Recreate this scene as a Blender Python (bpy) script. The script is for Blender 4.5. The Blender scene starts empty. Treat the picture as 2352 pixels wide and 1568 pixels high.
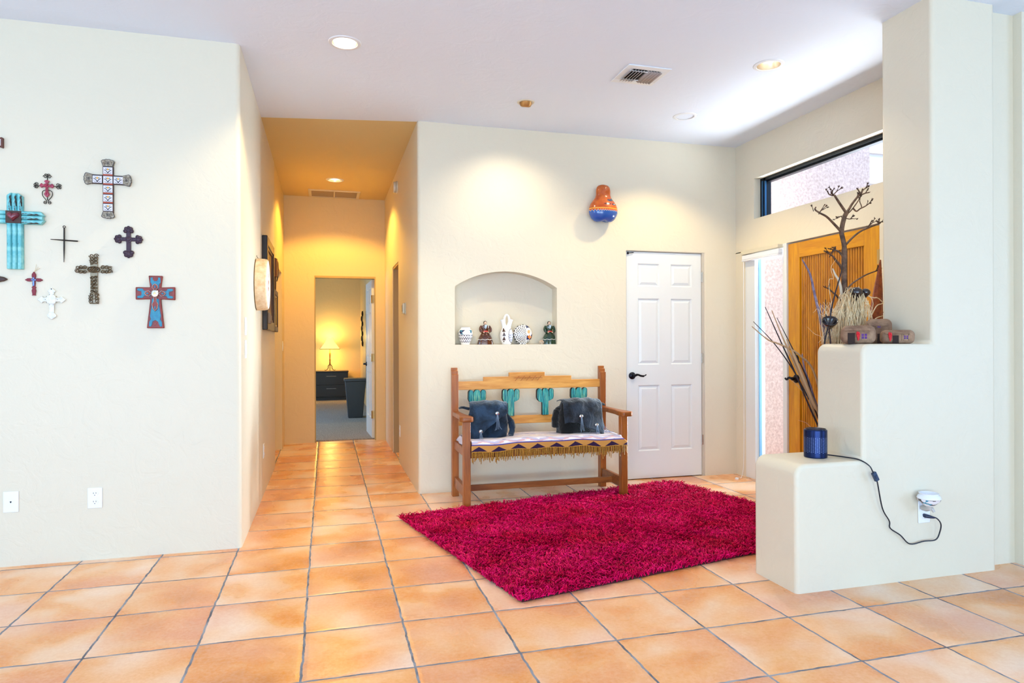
import bpy, bmesh, math, random
from math import pi, sin, cos, radians as R
import numpy as np
from mathutils import Vector, Matrix
random.seed(7)
sc = bpy.context.scene
col = sc.collection

# ---------------------------------------------------------------- camera, world, sun, daylight, exposure
cam = bpy.data.cameras.new('camera'); camo = bpy.data.objects.new('camera', cam); col.objects.link(camo)
cam.sensor_width = 36.0; cam.lens = 36.0 * 1538.33 / 2352.0
cam.shift_y = 0.77 / 2352.0; cam.clip_start = 0.05; cam.clip_end = 200
camo.matrix_world = Matrix.Translation((0, 0, 1.24)) @ Matrix.Rotation(-0.2705, 4, 'Z') @ Matrix.Rotation(pi/2, 4, 'X') @ Matrix.Rotation(-0.0038, 4, 'Z')
sc.camera = camo
sc.view_settings.view_transform = 'Standard'; sc.view_settings.look = 'None'
sc.view_settings.exposure = 0.95; sc.view_settings.gamma = 1.0
sc.view_settings.use_curve_mapping = False

w = bpy.data.worlds.new('world'); sc.world = w; w.use_nodes = True
w.node_tree.nodes['Background'].inputs[0].default_value = (0.40, 0.64, 1.0, 1)
w.node_tree.nodes['Background'].inputs[1].default_value = 1.65

def light(name, kind, loc, energy, color, target=None, size=None, size_y=None, spot=None, blend=.5, radius=None):
    d = bpy.data.lights.new(name, kind); d.energy = energy; d.color = color
    if kind == 'AREA':
        d.shape = 'RECTANGLE'; d.size = size; d.size_y = size_y or size
    if kind == 'SPOT':
        d.spot_size = spot; d.spot_blend = blend
    if radius is not None: d.shadow_soft_size = radius
    o = bpy.data.objects.new(name, d); col.objects.link(o); o.location = loc
    if target is not None:
        o.rotation_euler = (Vector(target) - Vector(loc)).to_track_quat('-Z', 'Y').to_euler()
    return o
COOL = (0.58, 0.79, 1.0)
sun = light('sun', 'SUN', (0, 0, 20), 1.15, (1.0, .93, .84), target=(0.4, 10, 3.0)); sun.data.angle = R(.6)
light('rear_window_daylight', 'AREA', (1.6, -4.55, 1.45), 34, (.8, .9, 1.0), target=(1.6, 6, 1.8), size=2.2, size_y=2.3)
light('rear_patio_daylight', 'AREA', (-2.8, -4.55, 1.35), 108, (.38, .60, 1.0), target=(-2.0, 6, 2.3), size=3.6, size_y=2.3)
light('ceiling_uplight_fill', 'AREA', (-.3, -3.9, .25), 170, (.47, .755, 1.0), target=(.3, -.4, 3.6), size=6.5, size_y=1.0)  # added unseen fill low in the room, aimed up to lift the ceiling
light('side_patio_daylight', 'AREA', (6.2, -.6, 1.35), 66, (.30, .56, 1.0), target=(1.0, 1.4, 1.8), size=3.4, size_y=2.3)
light('left_window_daylight', 'AREA', (-5.75, .6, 1.45), 85, (.40, .65, 1.0), target=(3.0, 2.6, 1.7), size=3.2, size_y=2.2)
light('transom_daylight', 'AREA', (4.55, 4.3, 1.9), 26, (.88, .95, 1.0), target=(3.2, 4.3, 3.2), size=1.9, size_y=.8).data.spread = R(105)
light('porch_daylight', 'AREA', (4.9, 5.02, 1.15), 18, (.76, .90, 1.0), target=(0, 4.95, 1.15), size=.4, size_y=1.8).data.spread = R(50)
light('bedroom_window_daylight', 'AREA', (-2.9, 10.9, 1.3), 62, (.42, .66, 1.0), target=(.4, 10.6, -.6), size=2.4, size_y=1.5)

# ---------------------------------------------------------------- helpers
def lin(h):
    h = h.lstrip('#'); v = [int(h[i:i+2], 16)/255 for i in (0, 2, 4)]
    return tuple(c/12.92 if c <= .04045 else ((c+.055)/1.055)**2.4 for c in v) + (1,)

class NT:
    def __init__(s, m): s.t = m.node_tree; s.b = s.t.nodes['Principled BSDF']
    def n(s, typ, ins=None, **kw):
        x = s.t.nodes.new(typ)
        for k, v in kw.items(): setattr(x, k, v)
        for k, v in (ins or {}).items(): s.set(x.inputs[k], v)
        return x
    def set(s, sock, v):
        if isinstance(v, bpy.types.NodeSocket): s.t.links.new(v, sock)
        elif isinstance(v, bpy.types.Node): s.t.links.new(v.outputs[0], sock)
        else: sock.default_value = v
    def m(s, op, a, b=None, c=None, clamp=False):
        x = s.n('ShaderNodeMath', operation=op, use_clamp=clamp); s.set(x.inputs[0], a)
        if b is not None: s.set(x.inputs[1], b)
        if c is not None: s.set(x.inputs[2], c)
        return x.outputs[0]
    def v(s, op, a, b=None):
        x = s.n('ShaderNodeVectorMath', operation=op); s.set(x.inputs[0], a)
        if b is not None: s.set(x.inputs[1], b)
        return x.outputs[0]
    def noise(s, vec, scale, detail=3, rough=.5, dist=0):
        x = s.n('ShaderNodeTexNoise', {'Scale': scale, 'Detail': detail, 'Roughness': rough, 'Distortion': dist})
        if vec is not None: s.set(x.inputs['Vector'], vec)
        return x
    def ramp(s, fac, stops, interp='LINEAR'):
        x = s.n('ShaderNodeValToRGB'); s.set(x.inputs[0], fac); r = x.color_ramp; r.interpolation = interp
        while len(r.elements) < len(stops): r.elements.new(.5)
        for e, (p, c) in zip(r.elements, stops): e.position = p; e.color = lin(c) if isinstance(c, str) else (c, c, c, 1)
        return x.outputs[0]
    def mix(s, f, a, b, mode='MIX'):
        x = s.n('ShaderNodeMix', data_type='RGBA', blend_type=mode)
        s.set(x.inputs[0], f); s.set(x.inputs[6], a); s.set(x.inputs[7], b); return x.outputs[2]
    def bump(s, h, strength=.3, dist=.01):
        x = s.n('ShaderNodeBump', {'Strength': strength, 'Distance': dist, 'Height': h}); s.set(s.b.inputs['Normal'], x.outputs[0])
    def base(s, c): s.set(s.b.inputs['Base Color'], c)
    def pos(s): return s.n('ShaderNodeNewGeometry').outputs['Position']
    def obj(s): return s.n('ShaderNodeTexCoord').outputs['Object']
    def xyz(s, vec): return s.n('ShaderNodeSeparateXYZ', {0: vec}).outputs

def mat(name, c, rough=.5, metal=0., spec=.5, var=None, vscale=20, bump=None, bscale=60, emit=None, coat=0):
    m = bpy.data.materials.new(name); m.use_nodes = True; t = NT(m); b = t.b
    c4 = lin(c); b.inputs['Base Color'].default_value = c4
    b.inputs['Roughness'].default_value = rough; b.inputs['Metallic'].default_value = metal
    b.inputs['Specular IOR Level'].default_value = spec; b.inputs['Coat Weight'].default_value = coat
    if var: t.base(t.mix(t.ramp(t.noise(t.obj(), vscale, 4, .6).outputs[0], [(.35, 0), (.65, 1)]), c4, lin(var)))
    if bump: t.bump(t.noise(t.obj(), bscale, 4, .6).outputs[0], bump, .004)
    if emit: b.inputs['Emission Color'].default_value = c4; b.inputs['Emission Strength'].default_value = emit
    return m

def plaster(name, c, rough=.42, strength=.22):
    m = mat(name, c, rough, spec=.35); t = NT(m); p = t.pos()
    a = t.ramp(t.noise(p, 7, 5, .55, 1.2).outputs[0], [(.45, 0), (.56, 1)])
    f = t.noise(p, 38, 4, .6).outputs[0]
    t.bump(t.m('ADD', t.m('MULTIPLY', a, .55), t.m('MULTIPLY', f, .5)), strength, .006)
    return m

def wood(name, c1, c2, rough=.38, axis='X', scale=9, bump=.12):
    m = mat(name, c1, rough, spec=.45); t = NT(m)
    sc_ = {'X': (.12, 1, 1), 'Y': (1, .12, 1), 'Z': (1, 1, .12)}[axis]
    mp = t.n('ShaderNodeMapping', {'Vector': t.obj(), 'Scale': sc_})
    n = t.noise(mp.outputs[0], scale*4, 5, .6, 1.5).outputs[0]
    n2 = t.noise(mp.outputs[0], scale*.8, 3, .5, 2.5).outputs[0]
    t.base(t.mix(t.ramp(t.m('ADD', t.m('MULTIPLY', n, .5), t.m('MULTIPLY', n2, .5)), [(.38, 0), (.62, 1)]), lin(c1), lin(c2)))
    t.bump(n, bump, .003)
    return m

class MB:
    def __init__(s): s.v = []; s.f = []; s.mi = []
    def add(s, vs, fs, mi=0):
        o = len(s.v); s.v += [tuple(v) for v in vs]; s.f += [tuple(i+o for i in f) for f in fs]; s.mi += [mi]*len(fs); return s
    def box(s, x0, x1, y0, y1, z0, z1, mi=0):
        v = [(x, y, z) for x in (x0, x1) for y in (y0, y1) for z in (z0, z1)]
        return s.add(v, [(0,1,3,2), (4,6,7,5), (0,4,5,1), (2,3,7,6), (0,2,6,4), (1,5,7,3)], mi)
    def prism(s, poly, a0, a1, plane='XZ', mi=0):
        """extrude a 2-D polygon between a0 and a1 along the remaining axis"""
        if sum(poly[i][0]*poly[(i+1) % len(poly)][1] - poly[(i+1) % len(poly)][0]*poly[i][1] for i in range(len(poly))) < 0: poly = poly[::-1]
        f = {'XZ': lambda p, a: (p[0], a, p[1]), 'XY': lambda p, a: (p[0], p[1], a), 'YZ': lambda p, a: (a, p[0], p[1])}[plane]
        n = len(poly); lo, hi = min(a0, a1), max(a0, a1)
        if plane == 'XZ': lo, hi = hi, lo
        v = [f(p, lo) for p in poly] + [f(p, hi) for p in poly]
        return s.add(v, [tuple(range(n))[::-1], tuple(range(n, 2*n))] + [(i, (i+1) % n, n+(i+1) % n, n+i) for i in range(n)], mi)
    def tube(s, pts, r0, r1=None, n=8, mi=0, caps=True):
        pts = [Vector(p) for p in pts]; k = len(pts)
        rs = r0 if isinstance(r0, (list, tuple)) else [r0 + ((r1 if r1 is not None else r0) - r0)*i/max(1, k-1) for i in range(k)]
        vs = []; prev = None
        for i, p in enumerate(pts):
            t = (pts[min(i+1, k-1)] - pts[max(i-1, 0)]).normalized()
            if prev is None:
                a = Vector((0, 0, 1)) if abs(t.z) < .9 else Vector((1, 0, 0)); u = t.cross(a).normalized()
            else:
                u = (prev - t*prev.dot(t)); u = u.normalized() if u.length > 1e-6 else t.orthogonal().normalized()
            prev = u; q = t.cross(u)
            vs += [p + (u*cos(2*pi*j/n) + q*sin(2*pi*j/n))*rs[i] for j in range(n)]
        fs = [(i*n+j, i*n+(j+1) % n, (i+1)*n+(j+1) % n, (i+1)*n+j) for i in range(k-1) for j in range(n)]
        if caps: fs += [tuple(range(n))[::-1], tuple(range((k-1)*n, k*n))]
        return s.add(vs, fs, mi)
    def lathe(s, prof, n=24, c=(0, 0, 0), axis='Z', sx=1, sy=1, mi=0, cap=True):
        vs = []; c = Vector(c)
        for r, z in prof:
            for j in range(n):
                a = 2*pi*j/n; x, y = r*cos(a)*sx, r*sin(a)*sy
                vs.append(c + Vector({'Z': (x, y, z), 'Y': (x, z, -y), 'X': (z, x, y)}[axis]))
        k = len(prof)
        fs = [(i*n+j, i*n+(j+1) % n, (i+1)*n+(j+1) % n, (i+1)*n+j) for i in range(k-1) for j in range(n)]
        if cap and prof[0][0] > 1e-5: fs.append(tuple(range(n))[::-1])
        if cap and prof[-1][0] > 1e-5: fs.append(tuple(range((k-1)*n, k*n)))
        return s.add(vs, fs, mi)
    def ball(s, c, rx, ry=None, rz=None, n=12, k=8, mi=0, rot=None):
        ry = ry or rx; rz = rz or rx; vs = []
        for i in range(k+1):
            a = -pi/2 + pi*i/k
            for j in range(n):
                b = 2*pi*j/n; p = Vector((rx*cos(a)*cos(b), ry*cos(a)*sin(b), rz*sin(a)))
                if rot: p = rot @ p
                vs.append(Vector(c) + p)
        return s.add(vs, [(i*n+j, i*n+(j+1) % n, (i+1)*n+(j+1) % n, (i+1)*n+j) for i in range(k) for j in range(n)], mi)
    def grid(s, fn, nu, nv, mi=0, closed=False):
        vs = [fn(i/nu, j/nv) for j in range(nv+1) for i in range(nu+1)]
        return s.add(vs, [(j*(nu+1)+i, j*(nu+1)+i+1, (j+1)*(nu+1)+i+1, (j+1)*(nu+1)+i) for j in range(nv) for i in range(nu)], mi)
    def build(s, name, mats, parent=None, loc=(0, 0, 0), rot=(0, 0, 0), bevel=0, seg=2, smooth=True, weld=False, fix=True, solid=0, subd=0, ang=35):
        me = bpy.data.meshes.new(name); me.from_pydata([tuple(v) for v in s.v], [], s.f)
        mats = mats if isinstance(mats, (list, tuple)) else [mats]
        for m in mats: me.materials.append(m)
        if len(mats) > 1: me.polygons.foreach_set('material_index', s.mi)
        if fix:
            b = bmesh.new(); b.from_mesh(me)
            if weld: bmesh.ops.remove_doubles(b, verts=b.verts, dist=1e-5)
            bmesh.ops.recalc_face_normals(b, faces=b.faces); b.to_mesh(me); b.free()
        if smooth:
            me.polygons.foreach_set('use_smooth', [True]*len(me.polygons))
            if not bevel and not subd: me.set_sharp_from_angle(angle=R(ang))
        o = bpy.data.objects.new(name, me); col.objects.link(o); o.location = loc; o.rotation_euler = rot
        if parent: o.parent = parent
        if solid:
            md = o.modifiers.new('thickness', 'SOLIDIFY'); md.thickness = solid; md.offset = -1
        if bevel:
            md = o.modifiers.new('edge', 'BEVEL'); md.width = bevel; md.segments = seg; md.limit_method = 'ANGLE'; md.angle_limit = R(40)
            md.harden_normals = False
            me.set_sharp_from_angle(angle=R(80))
        if subd:
            md = o.modifiers.new('smooth', 'SUBSURF'); md.levels = subd; md.render_levels = subd
        return o

def tag(o, label=None, cat=None, group=None, kind=None):
    if label: o['label'] = label
    if cat: o['category'] = cat
    if group: o['group'] = group
    if kind: o['kind'] = kind
    return o
def thing(name, label, cat, loc=(0, 0, 0), rot=(0, 0, 0), group=None):
    o = bpy.data.objects.new(name, None); col.objects.link(o); o.location = loc; o.rotation_euler = rot; o.empty_display_size = .05
    return tag(o, label, cat, group)
def struct(o, label=None): return tag(o, label, None, None, 'structure')
def dup(o, loc, rot=None, label=None):
    r = o.copy(); col.objects.link(r); r.location = loc
    if rot is not None: r.rotation_euler = rot
    if label: r['label'] = label
    for ch in o.children:
        c = ch.copy(); col.objects.link(c); c.parent = r
        for g in ch.children:
            d = g.copy(); col.objects.link(d); d.parent = c
    return r
def arc(cx, cz, r, a0, a1, n=12, ry=None): return [(cx + r*cos(R(a0+(a1-a0)*i/n)), cz + (ry or r)*sin(R(a0+(a1-a0)*i/n))) for i in range(n+1)]
def smoothpath(pts, k=6):
    P = [Vector(p) for p in pts]; P = [P[0]*2-P[1]] + P + [P[-1]*2-P[-2]]; out = []
    for i in range(1, len(P)-2):
        for j in range(k):
            t = j/k; a, b, c, d = P[i-1:i+3]
            out.append(.5*((2*b) + (c-a)*t + (2*a-5*b+4*c-d)*t*t + (3*b-a-3*c+d)*t**3))
    out.append(P[-2]); return out

# ---------------------------------------------------------------- materials
M = {}
M['wall'] = plaster('cream_plaster', '#dfd4bd')
M['ceil'] = plaster('white_plaster', '#e4ecf8', .6, .18)
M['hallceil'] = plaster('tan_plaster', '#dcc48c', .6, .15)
M['hallwall'] = plaster('glow_tinted_plaster', '#e2cb98')  # warm lamp glow of hall and bedroom put into the wall colour
M['white'] = mat('white_paint', '#e4e5e2', .35)
M['plastic'] = mat('white_plastic', '#eeeef0', .3)
M['offwhite'] = mat('almond_plastic', '#d9cfb5', .4)
M['black'] = mat('black_metal', '#15161a', .35, .6)
M['bronze'] = mat('oil_rubbed_bronze', '#14161f', .3, .7)
M['iron'] = mat('dark_iron', '#2a2522', .5, .6, bump=.3)
M['silver'] = mat('silver', '#d4d2cc', .22, 1.)
M['brass'] = mat('hinge_brass', '#c3a36b', .35, 1.)
M['chrome'] = mat('brushed_nickel', '#c9c7c2', .25, 1.)
M['dark'] = mat('dark_void', '#0d0c0c', .9)
M['pine'] = wood('honey_pine', '#e2a455', '#c47e33', .35, 'X', 7)
M['pinez'] = wood('honey_pine_upright', '#b0662a', '#8a4716', .35, 'Z', 7)
M['pined'] = wood('brown_pine', '#a8602a', '#7c4015', .33, 'X', 7)
M['doorwood'] = wood('alder_door', '#dc9a08', '#be7806', .35, 'Z', 6)
M['doorwoodh'] = wood('alder_rail', '#dc9a08', '#be7806', .35, 'Y', 6)
M['slat'] = wood('alder_slat', '#d48c0e', '#a8640a', .4, 'Z', 10)

def floor_mat():
    m = mat('saltillo_tile', '#e8b078', .3, spec=.5); t = NT(m); p = t.pos()
    uv = t.v('DIVIDE', t.v('SUBTRACT', p, (-.095, 2.565, 0)), (.4175, .428, 1))
    wob = t.v('SUBTRACT', t.noise(p, 14, 3, .6).outputs[1], (.5, .5, .5))
    wob2 = t.v('SUBTRACT', t.noise(p, 3, 1).outputs[1], (.5, .5, .5))
    q = t.v('ADD', uv, t.v('ADD', t.v('MULTIPLY', wob, (.035, .035, 0)), t.v('MULTIPLY', wob2, (.02, .02, 0))))
    fx, fy, _ = t.xyz(t.v('FRACTION', q))
    ex = t.m('MINIMUM', fx, t.m('SUBTRACT', 1., fx)); ey = t.m('MINIMUM', fy, t.m('SUBTRACT', 1., fy))
    d = t.m('MULTIPLY', t.m('MINIMUM', ex, ey), .42)
    tile = t.n('ShaderNodeMapRange', {'Value': d, 'From Min': .0038, 'From Max': .006}, interpolation_type='SMOOTHSTEP').outputs[0]
    pillow = t.n('ShaderNodeMapRange', {'Value': d, 'From Min': .003, 'From Max': .022}, interpolation_type='SMOOTHSTEP').outputs[0]
    idv = t.v('FLOOR', q); wn = t.n('ShaderNodeTexWhiteNoise', {'Vector': idv}, noise_dimensions='3D')
    off = t.v('ADD', p, t.v('MULTIPLY', wn.outputs[1], (13, 17, 5)))
    n1 = t.noise(off, 2.6, 2.5, .5, .2).outputs[0]; n2 = t.noise(off, 2.0, 2, .5, .2).outputs[0]
    shift = t.m('MULTIPLY', t.m('SUBTRACT', wn.outputs[0], .5), .16)
    c1 = t.ramp(t.m('ADD', n1, shift), [(.24, '#c8701e'), (.38, '#e88e36'), (.49, '#f0ac6a'), (.60, '#f4caa6'), (.74, '#f7ddca')])
    c2 = t.ramp(n2, [(.45, '#eeae9c'), (.68, '#d98a76')])
    c = t.mix(t.ramp(n2, [(.46, 0), (.72, .65)]), c1, c2)
    c = t.mix(.25, c, t.ramp(t.noise(off, 60, 3, .7).outputs[0], [(.3, '#d39a62'), (.7, '#f6dcc0')]))
    g = t.ramp(t.noise(p, 9, 2).outputs[0], [(.35, '#5c5f6a'), (.65, '#9a9da6')])
    t.base(t.mix(tile, g, c))
    t.set(t.b.inputs['Roughness'], t.m('ADD', t.m('MULTIPLY', t.m('SUBTRACT', 1., tile), .55), t.m('ADD', .2, t.m('MULTIPLY', n1, .16))))
    t.bump(t.m('ADD', t.m('MULTIPLY', pillow, .8), t.m('MULTIPLY', t.noise(p, 9, 3).outputs[0], .35)), .35, .006)
    return m
M['tile'] = floor_mat()
M['carpet'] = mat('carpet', '#b3aeaa', .95, spec=.1, var='#7c7976', vscale=70, bump=1., bscale=160)
M['stucco'] = mat('stucco', '#dcc3b8', .95, spec=.1, var='#c0a499', vscale=40, bump=.9, bscale=90)
M['ground'] = mat('patio_concrete', '#b9a999', .95)

def glass_mat():
    m = bpy.data.materials.new('glass'); m.use_nodes = True; nt = m.node_tree; nt.nodes.clear()
    o = nt.nodes.new('ShaderNodeOutputMaterial'); mx = nt.nodes.new('ShaderNodeMixShader')
    tr = nt.nodes.new('ShaderNodeBsdfTransparent'); gl = nt.nodes.new('ShaderNodeBsdfGlossy'); fr = nt.nodes.new('ShaderNodeMath'); fr.operation = 'MULTIPLY_ADD'; pw = nt.nodes.new('ShaderNodeMath'); pw.operation = 'POWER'; lw_ = nt.nodes.new('ShaderNodeLayerWeight')
    tr.inputs[0].default_value = (.96, .98, 1, 1); gl.inputs['Roughness'].default_value = .01; nt.links.new(lw_.outputs['Facing'], pw.inputs[0]); pw.inputs[1].default_value = 5.; nt.links.new(pw.outputs[0], fr.inputs[0]); fr.inputs[1].default_value = .5; fr.inputs[2].default_value = .02
    L = nt.links; L.new(fr.outputs[0], mx.inputs[0]); L.new(tr.outputs[0], mx.inputs[1]); L.new(gl.outputs[0], mx.inputs[2]); L.new(mx.outputs[0], o.inputs[0])
    return m
M['glass'] = glass_mat()

# ================================================================ the setting
H = 3.046; XA, YA = -.497, 4.34; XB, YB = .7227, 5.475; XC = 3.693; YE = 8.649
fl = MB().add([(-6, -5, 0), (7, -5, 0), (7, YE+.1, 0), (-6, YE+.1, 0)], [(0, 1, 2, 3)]); struct(fl.build('floor', M['tile'], smooth=False))
struct(MB().box(-3.2, .735, YE+.1, 15.4, -.05, .012).build('floor_bedroom', M['carpet'], smooth=False), 'grey carpet of the bedroom beyond the hall')

def holed(mb, xs, ys, z, holes, skip=lambda x, y: False):
    """flat ceiling made of a grid, with round holes (x, y, r)"""
    for x, y, r in holes:
        xs = sorted(set(xs + [x-r-.02, x+r+.02])); ys = sorted(set(ys + [y-r-.02, y+r+.02]))
    for i in range(len(xs)-1):
        for j in range(len(ys)-1):
            x0, x1, y0, y1 = xs[i], xs[i+1], ys[j], ys[j+1]; cx, cy = (x0+x1)/2, (y0+y1)/2
            if skip(cx, cy): continue
            hit = [h for h in holes if abs(cx-h[0]) < h[2] and abs(cy-h[1]) < h[2]]
            if not hit: mb.add([(x0, y0, z), (x0, y1, z), (x1, y1, z), (x1, y0, z)], [(0, 1, 2, 3)]); continue
            hx, hy, r = hit[0]; n = 32; vi = []; vo = []
            for k in range(n):
                a = 2*pi*k/n + pi/4; c, s_ = cos(a), sin(a); q = (r+.02)/max(abs(c), abs(s_))
                vi.append((hx+r*c, hy+r*s_, z)); vo.append((min(max(hx+q*c, x0), x1), min(max(hy+q*s_, y0), y1), z))
            mb.add(vi+vo, [(k, n+k, n+(k+1) % n, (k+1) % n) for k in range(n)])
CANS = [(.114, 4.157, .078), (2.783, 4.812, .075), (2.80, 3.778, .078)]; HALLCAN = (.099, 7.697, .078); EYE = (1.457, 4.839, .05)
cm = MB(); holed(cm, [-6, XA, XB, XC+.15, 7], [-5, 3.08, YA, YB], H, CANS+[EYE], skip=lambda x, y: x > XC+.15 and y > 3.08)
cm.add([(XA, YB, H), (XA, 5.707, H), (XB, 5.497, H), (XB, YB, H)], [(0, 1, 2, 3)])
cm.box(-6, XC+.15, -5, YB+.1, H+.25, H+.3)
struct(cm.build('ceiling', M['ceil'], smooth=False))
hm = MB(); holed(hm, [XA, XB], [5.707, YE+.1], H, [HALLCAN]); hm.add([(XA, 5.707, H), (XB, 5.707, H), (XB, 5.497, H)], [(0, 1, 2)])
hm.box(XA-.2, XB+.2, 5.5, YE+.1, H+.25, H+.3)
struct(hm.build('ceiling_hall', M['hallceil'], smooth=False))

# walls
def rounded(poly, k, r, n=6):
    """round corner k of polygon"""
    p0, p1, p2 = (Vector(poly[(k+i) % len(poly)]) for i in (-1, 0, 1))
    a = (p0-p1).normalized(); b = (p2-p1).normalized(); c = p1 + (a+b)*r
    out = []
    for i in range(n+1):
        d = (p1 + a*r - c)*cos(pi/2*i/n) + (p1 + b*r - c)*sin(pi/2*i/n); out.append(tuple(c+d))
    return poly[:k] + out + poly[k+1:]
wl = MB(); wl.prism(rounded([(-6, YA), (XA, YA), (XA, 7.1), (-6, 7.1)], 1, .03), -.02, H+.1, 'XY')
struct(wl.build('wall_left', M['wall'], ang=50))
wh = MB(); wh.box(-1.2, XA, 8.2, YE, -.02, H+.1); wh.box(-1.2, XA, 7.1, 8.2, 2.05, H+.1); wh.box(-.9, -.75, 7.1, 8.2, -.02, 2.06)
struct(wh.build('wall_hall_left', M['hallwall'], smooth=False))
struct(MB().box(-.66, -.62, 7.12, 8.18, .01, 2.04).build('door_4', M['white'], smooth=False), 'white door recessed in the hall wall beyond the pictures')

wb = MB()
wb.prism(rounded([(XB, YB), (1.028, YB), (1.028, 5.9), (XB, 5.9)], 0, .03), -.02, H+.1, 'XY')
wb.box(1.028, 1.923, YB, 5.9, -.02, 1.218)
a0 = arc(1.4755, 1.013, .823, 122.6, 57.4, 28)
a0 = [(1.028, 1.703)] + a0[1:-1] + [(1.923, 1.703)]
wb.prism(a0 + [(1.923, H+.1), (1.028, H+.1)], YB, 5.62, 'XZ')
wb.box(1.02, 1.93, 5.605, 5.9, 1.21, 2.0)
wb.box(1.923, 2.575, YB, 5.9, -.02, H+.1)
wb.box(2.575, 3.36, YB, 5.9, 2.053, H+.1)
wb.box(2.575, 3.36, 5.56, 5.9, -.02, 2.06)
wb.prism(rounded([(3.36, YB), (XC+.15, YB), (XC+.15, 5.9), (3.36, 5.9)], 0, .015), -.02, 2.053, 'XY')
wb.box(3.36, XC+.15, YB, 5.9, 2.053, H+.1)
struct(wb.build('wall_back', M['wall'], ang=50))
hr = MB(); hr.box(XB, 1.2, 5.9, 7.0, -.02, H+.1); hr.box(XB, 1.2, 7.0, 7.63, 2.08, H+.1); hr.box(XB, 1.2, 7.63, YE, -.02, H+.1); hr.box(.86, 1.2, 6.99, 7.64, -.02, 2.09)
struct(hr.build('wall_hall_right', M['wall'], smooth=False))
jb = MB(); jb.box(XB+.005, .86, 7.605, 7.63, 0, 2.08); jb.box(XB+.005, .86, 7.0, 7.025, 0, 2.08); jb.box(XB+.005, .86, 7.0, 7.63, 2.055, 2.08)
struct(jb.build('trim_1', mat('jamb_shaded', '#a98d5c', .5)), 'door jamb in painted shade on the hall wall beyond the thermostat')  # brown-yellow tone carries the jamb's shade in its colour
struct(MB().box(.82, .855, 7.03, 7.60, .01, 2.05).build('door_5', M['white']), 'door recessed in the hall wall beyond the thermostat')
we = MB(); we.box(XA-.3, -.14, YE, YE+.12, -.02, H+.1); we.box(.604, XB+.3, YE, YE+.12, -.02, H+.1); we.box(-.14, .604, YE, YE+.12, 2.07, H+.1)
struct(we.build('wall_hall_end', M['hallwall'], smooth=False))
tj = MB(); tj.box(-.14, .604, YE-.004, YE+.12, 2.045, 2.07); tj.box(-.141, -.128, YE-.002, YE+.12, 0, 2.05); tj.box(.592, .605, YE-.002, YE+.12, 0, 2.05)
struct(tj.build('trim_2', mat('jamb_olive', '#b39a5d', .5)), 'tan jamb around the bedroom doorway')
# right (entry) wall with door, sidelight and transom openings
wr = MB(); T = XC+.16
wr.box(XC, T, 2.8, 3.08, -.02, H+.1); wr.box(XC, T, 3.08, 5.197, 2.69, H+.1); wr.box(XC, T, 3.08, 5.197, 2.053, 2.331)
wr.box(XC, T, 5.197, YB+.05, 2.053, H+.1); wr.box(XC, T, 5.325, YB+.05, -.02, 2.06); wr.box(XC, T, 3.08, 3.787, -.02, 2.06)
struct(wr.build('wall_right', M['wall'], smooth=False))
ws = MB(); ws.box(3.45, 6.6, 2.85, 3.08, -.02, H+.1); struct(ws.build('wall_entry_side', M['wall'], smooth=False))
struct(MB().box(-6.1, 7, -5.1, -4.8, -.02, H+.1).build('wall_rear', M['wall'], smooth=False))
struct(MB().box(-6.1, -5.9, -5, YA+.1, -.02, H+.1).build('wall_far_left', M['wall'], smooth=False))
struct(MB().box(6.5, 6.7, -5, 3.0, -.02, H+.1).build('wall_far_right', M['wall'], smooth=False))
# stepped partition with rounded plaster edges
pt = MB(); pt.prism(rounded(rounded([(2.211, -.06), (3.481, -.06), (3.481, H+.06), (3.056, H+.06), (3.056, 1.222), (2.61, 1.222), (2.61, .632), (2.211, .632)], 7, .06, 8), 5, .05, 8), 2.785, 3.12, 'XZ')
po = pt.build('wall_partition', M['wall']); md = po.modifiers.new('edge', 'BEVEL'); md.width = .02; md.segments = 5; md.limit_method = 'ANGLE'; md.angle_limit = R(45)
struct(po, 'stepped plaster half wall with two ledges and a pillar')
# bedroom shell
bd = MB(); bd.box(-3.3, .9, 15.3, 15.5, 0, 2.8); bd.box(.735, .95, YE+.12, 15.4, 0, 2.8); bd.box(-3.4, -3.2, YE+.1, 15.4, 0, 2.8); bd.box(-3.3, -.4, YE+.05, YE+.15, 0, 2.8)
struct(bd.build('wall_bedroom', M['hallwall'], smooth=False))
struct(MB().box(-3.4, 1, YE+.1, 15.5, 2.75, 2.85).build('ceiling_bedroom', M['ceil'], smooth=False))

# outside: stucco porch wall, a paler wall beyond, ground
struct(MB().box(XC+.16, 5.32, 5.58, 5.9, -.1, 4.6).build('wall_porch', M['stucco'], smooth=False), 'sunlit pink stucco porch wall outside the entry')
og = MB(); og.box(3.85, 16, 2.9, 22, -.2, -.04); struct(og.build('ground_outside', M['ground'], smooth=False))
gw = MB(); gw.box(6.0, 18, 9.0, 9.3, -.1, 7.5)
for k in range(14): gw.box(6.0, 18, 8.97, 9.0, .3+k*.5, .33+k*.5)
struct(gw.build('wall_outside', mat('pale_siding', '#e6d2c4', .9), smooth=False), 'pale wall of the building across the drive')

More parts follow.
